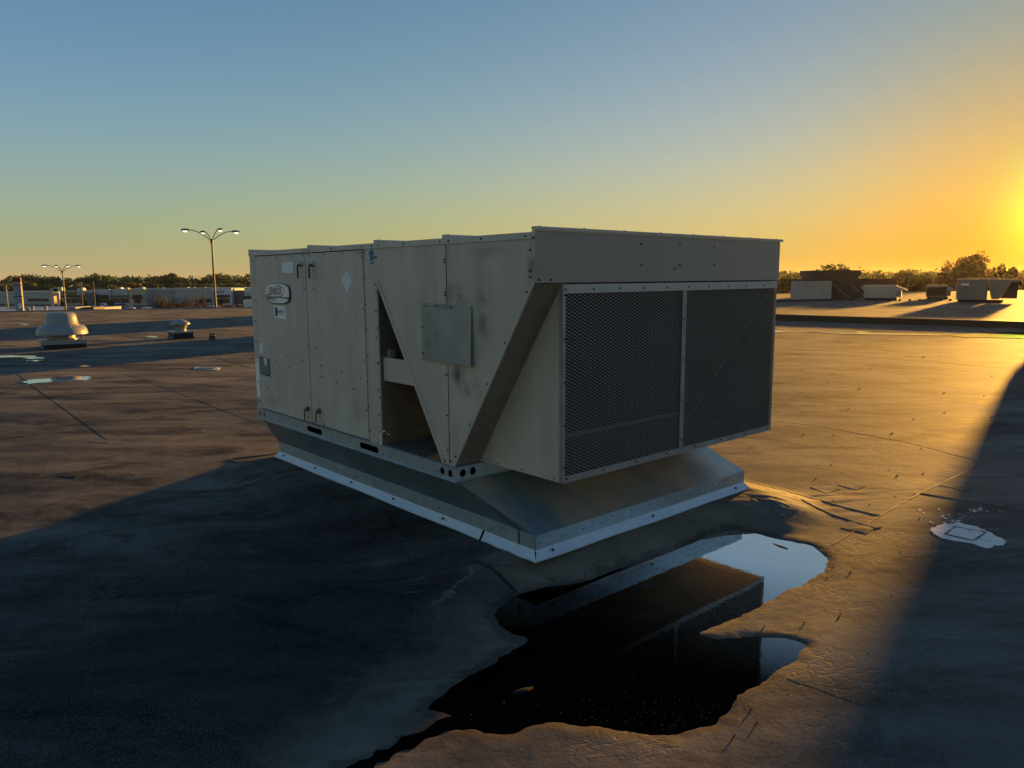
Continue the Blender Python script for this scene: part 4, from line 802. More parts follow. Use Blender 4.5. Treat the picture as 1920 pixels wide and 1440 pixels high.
# ================================================================== other rooftop equipment
greyU = mat('unit_grey', (.20, .18, .17), .6, var=.12, scale=1.2); paleU = mat('unit_pale', (.33, .33, .34), .6, var=.1, scale=1.2); dkU = mat('unit_dark', (.05, .035, .035), .7, var=.2, scale=2)
def far_box(name, pxl, pxr, pyt, Y, m, label, cat, zb=.07, depth=1.4, rz=None, panels=3, curb=.12, roofm=None, yaw=-.55, group=None):
    a, b = at(pxl, pyt, Y), at(pxr, pyt, Y); wd = (b.x - a.x) / math.cos(yaw) * .80; h = a.z - zb
    R = empty(name, ((a.x + b.x) / 2, Y, zb), yaw, label, cat, group)
    return R, wd, h
def hvac(pxl, pxr, pyt, Y, label, style, zb=.07, yaw=-.5, mm=None, depth=1.2):
    a, b = at(pxl, pyt, Y), at(pxr, pyt, Y); W2 = (b.x - a.x) * .93; h = a.z - zb; m = mm or greyU
    R = empty('rooftop_unit', ((a.x + b.x) / 2, Y + .3, zb), yaw, label, 'air conditioner'); hw = W2 / 2
    mb = MB(); mb.box(-hw + .08, hw * .55, .06, depth - .06, 0, .13); mb.build('unit_curb', M['flashblack'], R)
    if style == 'vee':
        n = 3; x0 = -hw; x1 = hw * .02
        for k in range(n):
            d = (x1 - x0) / n; mb = MB(); mb.box(x0 + k * d + .006, x0 + (k + 1) * d - .006, 0, .05, .13, h - .05); p = mb.build('door', m, R, bevel=.006)
            mb = MB(); mb.box(x0 + (k + .85) * d - .01, x0 + (k + .85) * d + .01, -.02, 0, h * .55, h * .68); mb.build('latch', M['screw'], p)
        mb = MB(); mb.box(x0, x1, .05, depth, .13, h - .03); mb.build('cabinet', m, R)
        mb = MB(); mb.box(x0 - .02, hw * .70, -.02, depth + .02, h - .05, h); mb.build('roof_sheet', paleU, R)
        mb = MB(); mb.prism([(x1 + .02, h - .05), (x1 + .22, .16), (hw * .42, .16), (hw * .78, h - .05)], 'y', .0, .03); mb.build('end_panel', m, R)
        mb = MB(); mb.prism([(x1 + .05, h - .06), (x1 + .24, .17), (hw * .40, .17), (hw * .72, h - .06)], 'y', .04, depth); mb.build('coil_body', dkU, R)
        mb = MB(); mb.prism([(hw * .80, h - .07), (hw * .50, .20), (hw, .20), (hw, h - .07)], 'y', .10, depth - .1); mb.build('guard_box', M['coil'], R)
        mb = MB(); mb.box(hw * .70, hw, -.0, depth, h - .18, h - .02); mb.build('fascia', m, R)
        mb = MB(); mb.box(x0 + .15, x0 + .5, -.003, -.001 , h * .72, h * .80); mb.build('maker_badge', M['white_lbl'], R)
    elif style == 'hood':
        mb = MB(); mb.box(-hw, hw * .5, 0, depth, .13, h); mb.build('cabinet', m, R, bevel=.01)
        for k in range(3):
            x = -hw + .04 + k * (hw * 1.5 - .08) / 3; mb = MB(); mb.box(x, x + (hw * 1.5 - .08) / 3 - .03, -.012, -.001, .2, h - .1); mb.build('side_panel', m if k != 1 else paleU, R)
        mb = MB(); mb.prism([(hw * .5, h - .02), (hw * .98, h * .72), (hw * .98, h * .67), (hw * .5, h * .67)], 'y', .1, depth - .1); mb.build('intake_hood', paleU, R)
        mb = MB(); mb.box(hw * .5, hw * .72, .12, depth - .12, .18, h * .66); mb.build('filter_box', greyU, R)
        mb = MB(); mb.prism([(-hw - .22, h - .05), (-hw, h), (-hw, h * .6)], 'y', .2, depth - .2); mb.build('side_hood', m, R)
        mb = MB(); mb.box(-hw - .02, hw * .52, -.02, depth + .02, h, h + .02); mb.build('roof_sheet', paleU, R)
    else:
        mb = MB(); mb.box(-hw, hw * .45, .02, depth, .13, h); mb.build('cabinet', m, R, bevel=.01)
        mb = MB(); mb.box(-hw + .05, hw * .40, -.01, .019, .2, h - .12); mb.build('coil_grille', dkU, R)
        for k in range(9): mb = MB(); z = .24 + (h - .4) * k / 8; mb.box(-hw + .06, hw * .39, -.022, -.011, z, z + .012); mb.build('louvre', dkU, R)
        mb = MB(); mb.prism([(hw * .46, h - .02), (hw * .98, h * .70), (hw * .98, h * .64), (hw * .46, h * .64)], 'y', .1, depth - .1); mb.build('intake_hood', paleU, R)
        mb = MB(); mb.box(hw * .46, hw * .70, .15, depth - .15, .18, h * .63); mb.build('filter_box', greyU, R)
    return R
hvac(1807, 1912, 523, 38.2, 'long grey rooftop unit with doors and a V-shaped end, rightmost on the far roof', 'vee', zb=.07)
hvac(1626, 1706, 536, 42, 'pale panelled rooftop unit with a tilted intake hood, in front of the dark wall', 'hood', mm=paleU)
hvac(1744, 1796, 535, 43.5, 'small rooftop unit with a dark red-brown coil grille, between two larger units', 'grille', mm=greyU)
# penthouse group
def blockat(name, pxl, pxr, pyt, Y, depth, m, label, cat, zb=.06, yaw=-.25):
    a, b = at(pxl, pyt, Y), at(pxr, pyt, Y); R = empty(name, ((a.x + b.x) / 2, Y, zb), yaw, label, cat); return R, (b.x - a.x) / 2, a.z - zb
brick = mat('dark_wall', (.085, .06, .05), .85, var=.2, scale=2); whitew = mat('screen_white', (.34, .33, .31), .7, var=.08, scale=1)
R, hw, h = blockat('equipment_screen', 1497, 1559, 527, 44.5, 1.5, whitew, 'plain pale block at the left end of the far roof, in front of the penthouse', 'equipment box', yaw=-.12)
for k in range(4): mb = MB(); d = 2 * hw / 4; mb.box(-hw + k * d + .006, -hw + (k + 1) * d - .006, 0, .04, 0, h); mb.build('wall_panel', whitew, R)
mb = MB(); mb.box(-hw, hw, .041, 1.6, 0, h - .02); mb.build('body', whitew, R); mb = MB(); mb.box(-hw - .04, hw + .04, -.04, 1.66, h, h + .12); mb.build('roof_cap', brick, R)
R, hw, h = blockat('penthouse', 1523, 1611, 507, 47, 3, brick, 'dark two-step rooftop penthouse with overhanging cap, behind the pale block', 'penthouse', yaw=-.15)
mb = MB(); mb.box(-hw + .12, hw - .12, 0, 3, 0, h - .35); mb.build('wall', brick, R); mb = MB(); mb.box(-hw, hw, -.12, 3.1, h - .35, h); mb.build('roof_cap', mat('cap_dark', (.06, .045, .04), .8, var=.2), R)
mb = MB(); mb.box(-.35, .25, -.03, -.001, 0, h * .62); dd = mb.build('door', dkU, R); mb = MB(); mb.box(.15, .2, -.06, -.031, h * .28, h * .31); mb.build('handle', M['frame'], dd)
for s in (-.1, .9): mb = MB(); mb.tube([(s, -.05, h * .5), (s + .75, -.9, .02)], .015, 6); mb.build('brace', M['frame'], R)
R, hw, h = blockat('parapet_wall', 1600, 1677, 523, 48.5, .4, dkU, 'low dark red-brown screen wall running right from the penthouse', 'wall', yaw=-.1)
for k in range(5): d = 2 * hw / 5; mb = MB(); mb.box(-hw + k * d + .004, -hw + (k + 1) * d - .004, 0, .3, 0, h); mb.build('wall_panel', dkU, R)
# low curb between roof sections
a, b = at(1438, 562, 40.5), at(1602, 561.5, 43); mb = MB(); Mx = Matrix.Translation((a.x, a.y, .07)) @ Matrix.Rotation(math.atan2(b.y - a.y, b.x - a.x), 4, 'Z')
mb.box(0, (b - a).length, 0, .3, -.05, .10, Mx); o = mb.build('roof_curb', M['flashblack']); tag(o, 'low black curb across the far roof in front of the pale block', 'curb')
a, b = at(1690, 552, 47), at(1960, 552, 47)
for k in range(7):
    p = at(1668 + 19 * k, 560, 41.3); R = MB(); R.lathe([(.07, 0), (.07, .10), (.0, .11)], (p.x, p.y, .06), 8, cap=False); tag(R.build('pipe_support', dkU), ('leftmost', 'second from the left', 'third from the left', 'middle', 'third from the right', 'second from the right', 'rightmost')[k] + ' dark stub in the row of pipe supports on the far roof', 'pipe support', 'row of pipe supports on the far roof')
far_puddle_z = .2
# added unseen units, put in for the long shadows they cast across the roof
S2 = Vector((math.sin(SUN_AZ), math.cos(SUN_AZ), 0)); N2 = Vector((S2.y, -S2.x, 0))
def shadow_caster(s, pa, pb, h, label, yaw=YAW, depth=1.8):
    c = S2 * s + N2 * ((pa + pb) / 2); wd = (pb - pa)
    R = empty('rooftop_unit', (c.x, c.y, RZ), -SUN_AZ, label, 'air conditioner')  # added unseen shadow caster, shaped like a rooftop unit
    mb = MB(); mb.box(-wd / 2 + .1, wd / 2 - .1, .1, depth - .1, -.02, .3); mb.build('unit_curb', M['galv'], R)
    n = max(2, int(wd / .9))
    mb = MB(); mb.box(-wd / 2 + .02, wd / 2 - .02, .03, depth, .3, h - .04); mb.build('cabinet', M['beige'], R)
    for k in range(n): d = wd / n; mb = MB(); mb.box(-wd / 2 + k * d + .005, -wd / 2 + (k + 1) * d - .005, 0, .029, .31, h - .05); mb.build('door', M['beige'], R, bevel=.003)
    mb = MB(); mb.box(-wd / 2 - .01, wd / 2 + .01, -.02, depth + .02, h - .04, h); mb.build('roof_sheet', M['beige'], R)
    return R
shadow_caster(18.5, -.66, 3.4, 1.75, 'added beige unit-shaped shadow caster, out of the picture to the right', depth=2.2)
shadow_caster(21, -18.2, -14.3, 1.45, 'added beige unit-shaped shadow caster behind the big unit, nearer of the two hidden there')
shadow_caster(29.5, -28.2, -22.4, 1.5, 'long added beige unit-shaped shadow caster hidden behind the big unit near the roof edge')

# ================================================================== beyond the roof
GZ = -6.9
asph = mat('asphalt', (.075, .078, .080), .85, var=.35, scale=.06)
mb = MB()
for i in range(24):
    for j in range(24):
        x0, y0 = -900 + 75 * i, -300 + 50 * j; mb.add([(x0, y0, GZ), (x0 + 75, y0, GZ), (x0 + 75, y0 + 50, GZ), (x0, y0 + 50, GZ)], [(0, 1, 2, 3)])
o = mb.build('ground', mat('grass_ground', (.045, .05, .03), .9, var=.5, scale=.03)); o['kind'] = 'structure'
mb = MB(); mb.add([(-150, 60, GZ + .01), (30, 60, GZ + .01), (30, 262, GZ + .01), (-150, 262, GZ + .01)], [(0, 1, 2, 3)]); o = mb.build('parking_lot', asph); o['kind'] = 'structure'
mb = MB()
for r_ in range(5):
    for k in range(46): x = -145 + k * 2.8; y = 150 + r_ * 20; mb.add([(x, y, GZ + .02), (x + .12, y, GZ + .02), (x + .12, y + 5, GZ + .02), (x, y + 5, GZ + .02)], [(0, 1, 2, 3)])
mb.build('parking_lines', mat('road_paint', (.6, .6, .58), .7), kind='stuff')

# --- foliage
def leafmat(name, a, b, c=None):
    m = mat(name, a, .7, col2=b, scale=.35, lo=.3, hi=.7); bs = m.node_tree.nodes['Principled BSDF']; bs.inputs['Subsurface Weight'].default_value = 0
    bs.inputs['Transmission Weight'].default_value = 0; n = m.node_tree; out = n.nodes['Material Output']; tr = n.nodes.new('ShaderNodeBsdfTranslucent'); mxs = n.nodes.new('ShaderNodeMixShader'); mxs.inputs[0].default_value = .35
    src = bs.inputs['Base Color'].links[0].from_socket; n.links.new(src, tr.inputs[0]); n.links.new(bs.outputs[0], mxs.inputs[1]); n.links.new(tr.outputs[0], mxs.inputs[2]); n.links.new(mxs.outputs[0], out.inputs[0]); return m
LF = [leafmat('leaves_dark', (.075, .115, .045), (.035, .058, .024)), leafmat('leaves_olive', (.13, .13, .045), (.06, .07, .025)), leafmat('leaves_yellow', (.17, .12, .025), (.06, .05, .015)), leafmat('leaves_rust', (.16, .10, .05), (.07, .05, .03))]
TW = mat('bare_twigs', (.075, .05, .038), .9)
def crown_quads(c, rx, ry, rz, nblob, nleaf, ls, seed, flat=.25):
    r = np.random.default_rng(seed); B = []
    while len(B) < nblob:
        p = r.uniform(-1, 1, 3)
        if np.linalg.norm(p) < 1 and p[2] > -flat * 3: B.append(p * .74)
    B = np.array(B); br = r.uniform(.20, .42, nblob)
    k = r.integers(0, nblob, nleaf); d = r.normal(size=(nleaf, 3)); d /= np.linalg.norm(d, axis=1)[:, None]; rad = br[k] * r.uniform(.25, 1, nleaf) ** .4
    P = (B[k] + d * rad[:, None]) * np.array([rx, ry, rz]) + np.array(c)
    a = r.normal(size=(nleaf, 3)); a /= np.linalg.norm(a, axis=1)[:, None]; b = np.cross(a, r.normal(size=(nleaf, 3))); b /= np.linalg.norm(b, axis=1)[:, None]; s = ls * r.uniform(.5, 1.2, nleaf)[:, None]
    V_ = np.stack([P - a * s, P - b * s * .55, P + a * s, P + b * s * .55], 1).reshape(-1, 3); return V_
def quad_mesh(name, V_, mats, kind=None, parent=None, idx=None):
    nq = len(V_) // 4; me = bpy.data.meshes.new(name); me.vertices.add(len(V_)); me.vertices.foreach_set('co', V_.ravel()); me.loops.add(nq * 4); me.loops.foreach_set('vertex_index', np.arange(nq * 4)); me.polygons.add(nq); me.polygons.foreach_set('loop_start', np.arange(0, nq * 4, 4)); me.update(calc_edges=True)
    for m in mats: me.materials.append(m)
    if idx is not None: me.polygons.foreach_set('material_index', idx)
    o = bpy.data.objects.new(name, me); COL.objects.link(o)
    if parent: o.parent = parent
    if kind: o['kind'] = kind
    return o
def limbs(mb, h, spread, n, seed, r0=.22):
    r = random.Random(seed); mb.tube([(0, 0, -.1), (r.uniform(-.1, .1), 0, h * .25), (r.uniform(-.2, .2), .1, h * .5)], r0, 7, r0 * .6)
    for k in range(n):
        a = 6.28 * k / n + r.uniform(-.3, .3); z0 = h * r.uniform(.22, .5); L_ = spread * r.uniform(.6, 1)
        mb.tube([(0, 0, z0), (L_ * .5 * math.cos(a), L_ * .5 * math.sin(a), z0 + h * .2), (L_ * math.cos(a), L_ * math.sin(a), z0 + h * r.uniform(.3, .45))], r0 * .45, 5, r0 * .12)
def tree(x, y, h, wd, mi, label, seed, nleaf=2600, ls=.22, name='leafy_tree', group=None, z0=GZ, nblob=34, low=.2):
    R = empty(name, (x, y, z0), 0, label, 'tree', group); mb = MB(); limbs(mb, h, wd * .35, 7, seed, h * .02); mb.build('trunk', bark, R)
    V_ = crown_quads((0, 0, h * (.5 + low / 2)), wd / 2, wd / 2, h * (.5 - low / 2), nblob, nleaf, ls, seed); quad_mesh('crown', V_, [LF[mi]], parent=R); return R
# wood behind the shops: one mass
Vs = []; Ix = []; r = np.random.default_rng(5)
def belt(x0, x1, y0, y1, n, hlo, hhi, wlo, whi, nl, ls, prof=None, zoff=0.):
    for k in range(n):
        x = r.uniform(x0, x1); y = r.uniform(y0, y1); h = r.uniform(hlo, hhi); wd = r.uniform(wlo, whi)
        if prof: h *= prof(x, y)
        V_ = crown_quads((x, y, GZ + zoff + h * .52), wd / 2, wd / 2, h * .50, 16, nl, ls, int(r.integers(1e9))); Vs.append(V_); Ix.append(np.full(len(V_) // 4, r.choice([0, 0, 0, 0, 1, 2 if r.random() < .12 else 0])))
belt(-310, 330, 395, 470, 300, 9.8, 11.9, 13, 22, 360, 1.0)
belt(-300, -60, 330, 372, 70, 5.5, 8.2, 9, 15, 420, .7)
quad_mesh('woodland', np.concatenate(Vs), LF, 'stuff', idx=np.concatenate(Ix).astype(np.int32))
for px, top, wd, mi, lab in [(32 * 10.1, 511, 13, 0, 'tallest round dark crown rising above the wood line left of the tall street lamp'), (55, 512, 13, 1, 'tall olive-green crown above the wood line right of the white tower sign')]:
    a = at(px, top, 392); tree(a.x, 392, a.z - GZ, wd, mi, lab, int(px), 1500, .8, 'woodland_tree', nblob=26)
a = at(247, 527, 330); tree(a.x, 330, a.z - GZ, 11, 2, 'yellow-green tree standing behind the shop roofs', 77, 1100, .6, 'woodland_tree')
# backlit trees to the right
def rt_tree(px, top, Y, wpx, mi, label, seed, **k):
    a = at(px, top, Y); return tree(a.x, Y, a.z - GZ, wpx / F * Y * 1.03, mi, label, seed, **k)
rt_tree(1567, 489, 118, 78, 0, 'round leafy crown rising behind the dark rooftop penthouse', 1, nleaf=3600, ls=.24, low=.35)
rt_tree(1822, 472, 104, 84, 3, 'tallest backlit tree with thin airy top, left of the setting sun', 2, nleaf=5200, ls=.22, low=.3)
rt_tree(1775, 492, 106, 44, 3, 'small backlit tree just left of the tallest one', 3, nleaf=2200, ls=.22)
rt_tree(1614, 500, 120, 26, 0, 'thin sparse sapling top right of the penthouse cap', 4, nleaf=420, ls=.24)
rt_tree(1627, 502, 120, 20, 0, 'narrow pointed sapling next to the sparse one', 5, nleaf=520, ls=.22)
rt_tree(1697, 500, 112, 70, 1, 'broad backlit tree above the pale panelled rooftop unit', 6, nleaf=4200, ls=.25)
rt_tree(1652, 506, 116, 46, 0, 'bushy backlit tree above the dark screen wall', 7, nleaf=2800, ls=.25)
rt_tree(1738, 507, 110, 60, 1, 'low round backlit tree between the broad and the tall ones', 8, nleaf=3600, ls=.25)
rt_tree(1870, 487, 108, 60, 3, 'backlit tree with feathery top directly under the sun glow', 9, nleaf=3600, ls=.24)
rt_tree(1905, 486, 108, 48, 3, 'backlit tree cut by the right edge of the picture', 10, nleaf=3200, ls=.24)
rt_tree(1470, 513, 105, 34, 1, 'small olive bush-like tree at the right edge of the big unit', 11, nleaf=2400, ls=.25)
Vs = []; Ix = []; a = at(1440, 520, 112); b = at(2050, 520, 112)
belt(a.x - 3, b.x + 6, 112, 132, 46, 7.0, 8.6, 5, 9, 1000, .28)
belt(a.x - 3, b.x, 98, 104, 30, 5.8, 6.9, 4, 7, 900, .24)
belt(-20, a.x, 150, 200, 40, 7, 8.5, 7, 12, 500, .4)
belt(b.x, b.x + 60, 80, 130, 20, 7, 8, 6, 10, 500, .4)
quad_mesh('hedgerow', np.concatenate(Vs), LF, 'stuff', idx=np.concatenate(Ix).astype(np.int32))
# bare brown shrubs by the car park
def bare(px, top, Y, wpx, label, seed, leaf=0):
    a = at(px, top, Y); R = empty('bare_tree', (a.x, Y, GZ), 0, label, 'tree'); h = a.z - GZ; wd = wpx / F * Y; mb = MB(); rr = random.Random(seed)
    limbs(mb, h * .8, wd * .4, 8, seed, .12); mb.build('trunk', TW, R); mb = MB()
    for k in range(330):
        an = rr.uniform(0, 6.28); q = rr.uniform(.05, .9); z0 = h * rr.uniform(.15, .7); p = Vector((q * wd * .42 * math.cos(an), q * wd * .42 * math.sin(an), z0)); d = Vector((math.cos(an) * rr.uniform(.1, .8), math.sin(an) * rr.uniform(.1, .8), rr.uniform(.4, 1))) * h * .22
        p2 = p + d * .6 + Vector((rr.gauss(0, .1), rr.gauss(0, .1), 0)); zc = min(h, p.z + d.z) ; mb.tube([p, p2, Vector((p.x + d.x, p.y + d.y, zc))], .03, 3, .012)
    mb.build('twigs', TW, R, kind='stuff', fix=False)
    if leaf: quad_mesh('crown', crown_quads((0, 0, h * .36), wd * .42, wd * .42, h * .34, 14, leaf, .2, seed), [LF[3 if seed % 2 else 1]], parent=R)
bare(318, 541, 128, 92, 'wide bare brown tree in front of the shops, left of the tall street lamp', 21, 900)
bare(366, 543, 132, 50, 'smaller bare brown tree between the wide bare one and the tall lamp', 22, 350)
for px, top, Y, wpx, mi, lab, sd in [(118, 558, 215, 12, 1, 'small green tree beside the foot of the left street lamp'), (157, 557, 222, 14, 1, 'small yellowish tree in front of the first shop'), (181, 559, 218, 12, 1, 'second small tree along the shop car park'), (206, 557, 222, 14, 1, 'third small tree along the shop car park, before the white shop sign'),
    (345, 562, 150, 34, 2, 'low yellow-green bush at the foot of the bare brown trees'), (300, 558, 140, 30, 1, 'low dark bush under the wide bare tree'), (413, 556, 235, 16, 0, 'dark green tree in front of the pale store right of the tall lamp')] and [(a_, b_2, c_, d_, e_, f_, i_) for i_, (a_, b_2, c_, d_, e_, f_) in enumerate([(118, 558, 215, 12, 1, 'small green tree beside the foot of the left street lamp'), (157, 557, 222, 14, 1, 'small yellowish tree in front of the first shop'), (181, 559, 218, 12, 1, 'small tree between the first shop and the black awning'), (206, 557, 222, 14, 1, 'small tree left of the white shop sign'), (345, 562, 150, 34, 2, 'low yellow-green bush at the foot of the bare brown trees'), (300, 558, 140, 30, 1, 'low dark bush under the wide bare tree'), (413, 556, 235, 16, 0, 'dark green tree in front of the pale store right of the tall lamp')])]:
    rt_tree(px, top, Y, wpx, mi, lab, 40 + sd, nleaf=700, ls=.28, nblob=12, low=.0, name='small_tree')
for px, top, wpx, lab in [(435, 570, 40, 'orange-brown hedge of autumn shrubs in front of the dark store'), (20, 573, 60, 'dark hedge at the left edge before the white tower sign'), (375, 573, 30, 'rust-coloured low shrubs right of the bare trees')]:
    a = at(px, top, 190 if px != 20 else 150); wd = wpx / F * a.y; V_ = np.concatenate([crown_quads((a.x + wd * (k / 6 - .5), a.y, (a.z + GZ) / 2), wd / 9, 1.2, (a.z - GZ) / 2, 8, 500, .22, 60 + k + px) for k in range(7)]); o = quad_mesh('hedge', V_, [LF[3] if px != 20 else LF[0]]); tag(o, lab, 'hedge')

# --- street lamps
polem = mat('lamp_pole_paint', (.10, .10, .09), .5, .3); lens = mat('lamp_lens', (.8, .75, .6), .4, emit=(1, .9, .68), estr=.55)
def street_lamp(pxb, top, Y, half, label, rot):
    a = at(pxb, top, Y); R = empty('street_lamp', (a.x, Y, GZ), rot, label, 'street lamp', 'four-armed car park lamps'); h = a.z - GZ
    mb = MB(); mb.tube([(0, 0, 0), (0, 0, h * .5), (0, 0, h)], .17, 12, .085); mb.build('pole', polem, R); mb = MB(); mb.lathe([(.35, 0), (.35, .7), (.2, .75)], n=16); mb.build('pole_base', mat('concrete', (.3, .3, .28), .8), R)
    mb = MB(); mb.lathe([(.14, -.25), (.16, .1), (.1, .2)], (0, 0, h), 12); mb.build('pole_cap', polem, R)
    for k in range(4):
        an = k * math.pi / 2; u = Vector((math.cos(an), math.sin(an), 0)); mb = MB()
        mb.tube([Vector((0, 0, h - .05)) + u * half * q + Vector((0, 0, .42 * half * math.sin(min(1, q * 1.18) * 1.5708) ** .9 if q > 0 else 0)) for q in (0, .12, .25, .4, .55, .7, .82)], .045, 6, .04); arm = mb.build('arm', polem, R)
        c = Vector((0, 0, h + .38 * half)) + u * half * .95; Mx = Matrix.Translation(c) @ Matrix.Rotation(an, 4, 'Z')
        mb = MB(); mb.lathe([(0, .17), (.16, .15), (.26, .06), (.28, -.02), (.24, -.05), (0, -.06)], n=14, cap=False); mb.v = [tuple(Mx @ Vector((p[0] * 1.75, p[1], p[2]))) for p in mb.v]; mb.build('lamp_head', polem, arm, smooth=True)
        mb = MB(); mb.lathe([(.20, -.03), (.19, -.12), (.12, -.20), (0, -.22)], n=14, cap=False); mb.v = [tuple(Mx @ Vector((p[0] * 1.2 + .05, p[1], p[2]))) for p in mb.v]; mb.build('lamp_lens', lens, arm, smooth=True)
    return R
street_lamp(397, 452, 81, 2.75, 'tall four-armed street lamp just left of the big unit', .71)
street_lamp(117, 510, 123, 2.6, 'smaller, farther four-armed street lamp near the left edge', .87)
# --- thin poles
wood = mat('utility_pole', (.16, .13, .10), .9)
for px, top, Y, lean, lab in [(11, 536, 150, .0, 'pale utility pole left of the white tower sign'), (151.5, 529, 160, 0, 'thin pole left of the dark shop block'), (174.5, 527, 160, 0, 'thin pole at the corner of the black-awning shop'), (243.5, 538, 170, 0, 'thin pole right of the white shop sign'), (382, 543, 190, 0, 'thin pole left of the tall street lamp')]:
    a = at(px, top, Y); mb = MB(); mb.tube([(a.x, Y, GZ), (a.x, Y, a.z)], .17, 8, .12); mb.box(a.x - .5, a.x + .5, Y - .05, Y + .05, a.z - .5, a.z - .38) if px in (11,) else None
    tag(mb.build('utility_pole', wood if px != 11 else mat('pale_pole', (.35, .32, .26), .8)), lab, 'pole')

# --- tower sign
tw = mat('tower_stucco', (.36, .34, .33), .8, var=.12, scale=1); redm = mat('tower_roof_red', (.10, .03, .028), .7)
Y = 130; a = at(24, 520, Y); b = at(45, 584, Y); wd = b.x - a.x; h = a.z - GZ; R = empty('tower_sign', ((a.x + b.x) / 2, Y, GZ), .35, 'tall pale stucco tower sign with red cap and grey panels, near the left edge', 'sign')
mb = MB(); mb.box(-wd * .42, wd * .42, -wd * .3, wd * .3, 0, h - .5); mb.build('shaft', tw, R)
mb = MB(); mb.prism([(-wd * .52, h - .75), (wd * .46, h - .75), (wd * .42, h - .05), (-wd * .40, h)], 'y', -wd * .36, wd * .36); mb.build('roof_cap', redm, R)
for z in (h - 1.35, h - 3.35): mb = MB(); mb.box(-wd * .46, wd * .46, -wd * .34, wd * .34, z, z + .14); mb.build('band', M['screw'], R)
for z0, z1 in ((h - 3.1, h - 1.5), (h - 5.6, h - 3.6)): mb = MB(); mb.box(-wd * .18, wd * .36, -wd * .33, -wd * .30 - .002, z0, z1); mb.build('sign_panel', mat('sign_grey', (.24, .27, .28), .6), R)
mb = MB(); mb.box(-wd * .05, wd * .32, -wd * .345, -wd * .331, h - 5.3, h - 4.4); mb.build('poster', M['pale_lbl'], R)

# --- low annex roofs between our roof and the shops
whr = mat('white_low_roof', (.36, .38, .39), .7, var=.1, scale=.3)
a = at(-20, 572, 135); b = at(92, 575, 135); mb = MB(); mb.box(a.x - 20, b.x, 135, 160, GZ, -4.1); R = mb.build('low_building', whr); tag(R, 'long low white-roofed building at the left behind the tower sign', 'building')
for px in (60, 85): a = at(px, 568.5, 140); mb = MB(); mb.lathe([(.25, 0), (.25, .5), (.4, .55), (.3, .8), (0, .85)], (a.x, 140, -4.1), 10, cap=False); tag(mb.build('roof_vent', VP), 'small dark vent on the white low roof, ' + ('left one near the tower sign' if px == 60 else 'right one'), 'roof vent')
a = at(125, 576, 110); b = at(142, 582, 110); mb = MB(); mb.box(a.x, b.x, 110, 114, GZ, a.z); tag(mb.build('container', mat('container_white', (.17, .19, .21), .6)), 'pale blue-white box at the foot of the left street lamp', 'container')
a = at(155, 576, 112); b = at(176, 582, 112); mb = MB(); mb.box(a.x, b.x, 112, 115, GZ, a.z); tag(mb.build('container', mat('container_grey', (.09, .088, .08), .7)), 'grey-brown box right of the pale box', 'container')
for px in (50.5, 54):
    a = at(px, 577.5, 100); mb = MB(); mb.tube([(a.x, 100, GZ), (a.x, 100, a.z)], .12, 6); tag(mb.build('bollard', VP), 'short pale post right of the tower sign, ' + ('left of the two' if px < 52 else 'right of the two'), 'post')

# --- shops
def shopmat(c): return mat('shop_wall', tuple(min(.6, x * 1.6) for x in c), .8, var=.12, scale=.15)
glass = mat('shop_glass', (.03, .035, .04), .15); blk = mat('black_awning', (.010, .010, .012), .7); roofp = mat('shop_roof_pale', (.50, .53, .56), .7)
def shop(pl, pr, pt, Y, col, label, parts=(), deep=26, cap=True):
    a, b = at(pl, pt, Y), at(pr, pt, Y); h = a.z - GZ; R = empty('shop_building', ((a.x + b.x) / 2, Y, GZ), 0, label, 'building'); hw = (b.x - a.x) / 2; wm_ = shopmat(col)
    mb = MB(); mb.box(-hw, hw, 0, deep, 0, h); mb.build('wall', wm_, R)
    if cap: mb = MB(); mb.box(-hw - .1, hw + .1, -.12, .3, h, h + .22); mb.build('parapet_cap', roofp, R)
    sx_ = lambda p: at(p, pt, Y).x - (a.x + b.x) / 2; sz = lambda q: at(pl, q, Y).z - GZ
    for kind, x0, x1, y0, y1, m_, txt in parts:
        X0, X1, Z1, Z0 = sx_(x0), sx_(x1), sz(y0), max(0.02, sz(y1)); mb = MB()
        if kind == 'awning': mb.prism([(-.02, Z1), (-.02, Z0), (-1.5, Z0), (-1.5, Z0 + .25)], 'x', X0, X1); mb.build('awning', m_, R)
        elif kind == 'sign':
            mb.box(X0, X1, -.25, -.02, Z0, Z1); s_ = mb.build('shop_sign', m_[0], R); t_ = MB(); text_mb(t_, txt, Matrix.Translation(((X0 + X1) / 2, -.27, (Z0 + Z1) / 2)) @ Matrix.Rotation(math.pi / 2, 4, 'X'), (X1 - X0) * .88, (Z1 - Z0) * .62); t_.build('sign_lettering', m_[1], s_, fix=False)
        elif kind == 'letters': t_ = MB(); text_mb(t_, txt, Matrix.Translation(((X0 + X1) / 2, -.1, (Z0 + Z1) / 2)) @ Matrix.Rotation(math.pi / 2, 4, 'X'), (X1 - X0), (Z1 - Z0)); t_.build('sign_lettering', m_, R, fix=False)
        elif kind == 'windows':
            n = max(1, int((X1 - X0) / 2.2))
            for k in range(n):
                d = (X1 - X0) / n; mb = MB(); mb.box(X0 + k * d + .06, X0 + (k + 1) * d - .06, -.10, -.02, Z0, Z1); f = mb.build('window', M['frame'], R); mb = MB(); mb.box(X0 + k * d + .14, X0 + (k + 1) * d - .14, -.12, -.101, Z0 + .1, Z1 - .1); mb.build('pane', glass, f)
        else: mb.box(X0, X1, -.5 if kind == 'bump' else -.04, -.002, Z0, Z1); mb.build('wall_panel', m_, R)
    return R
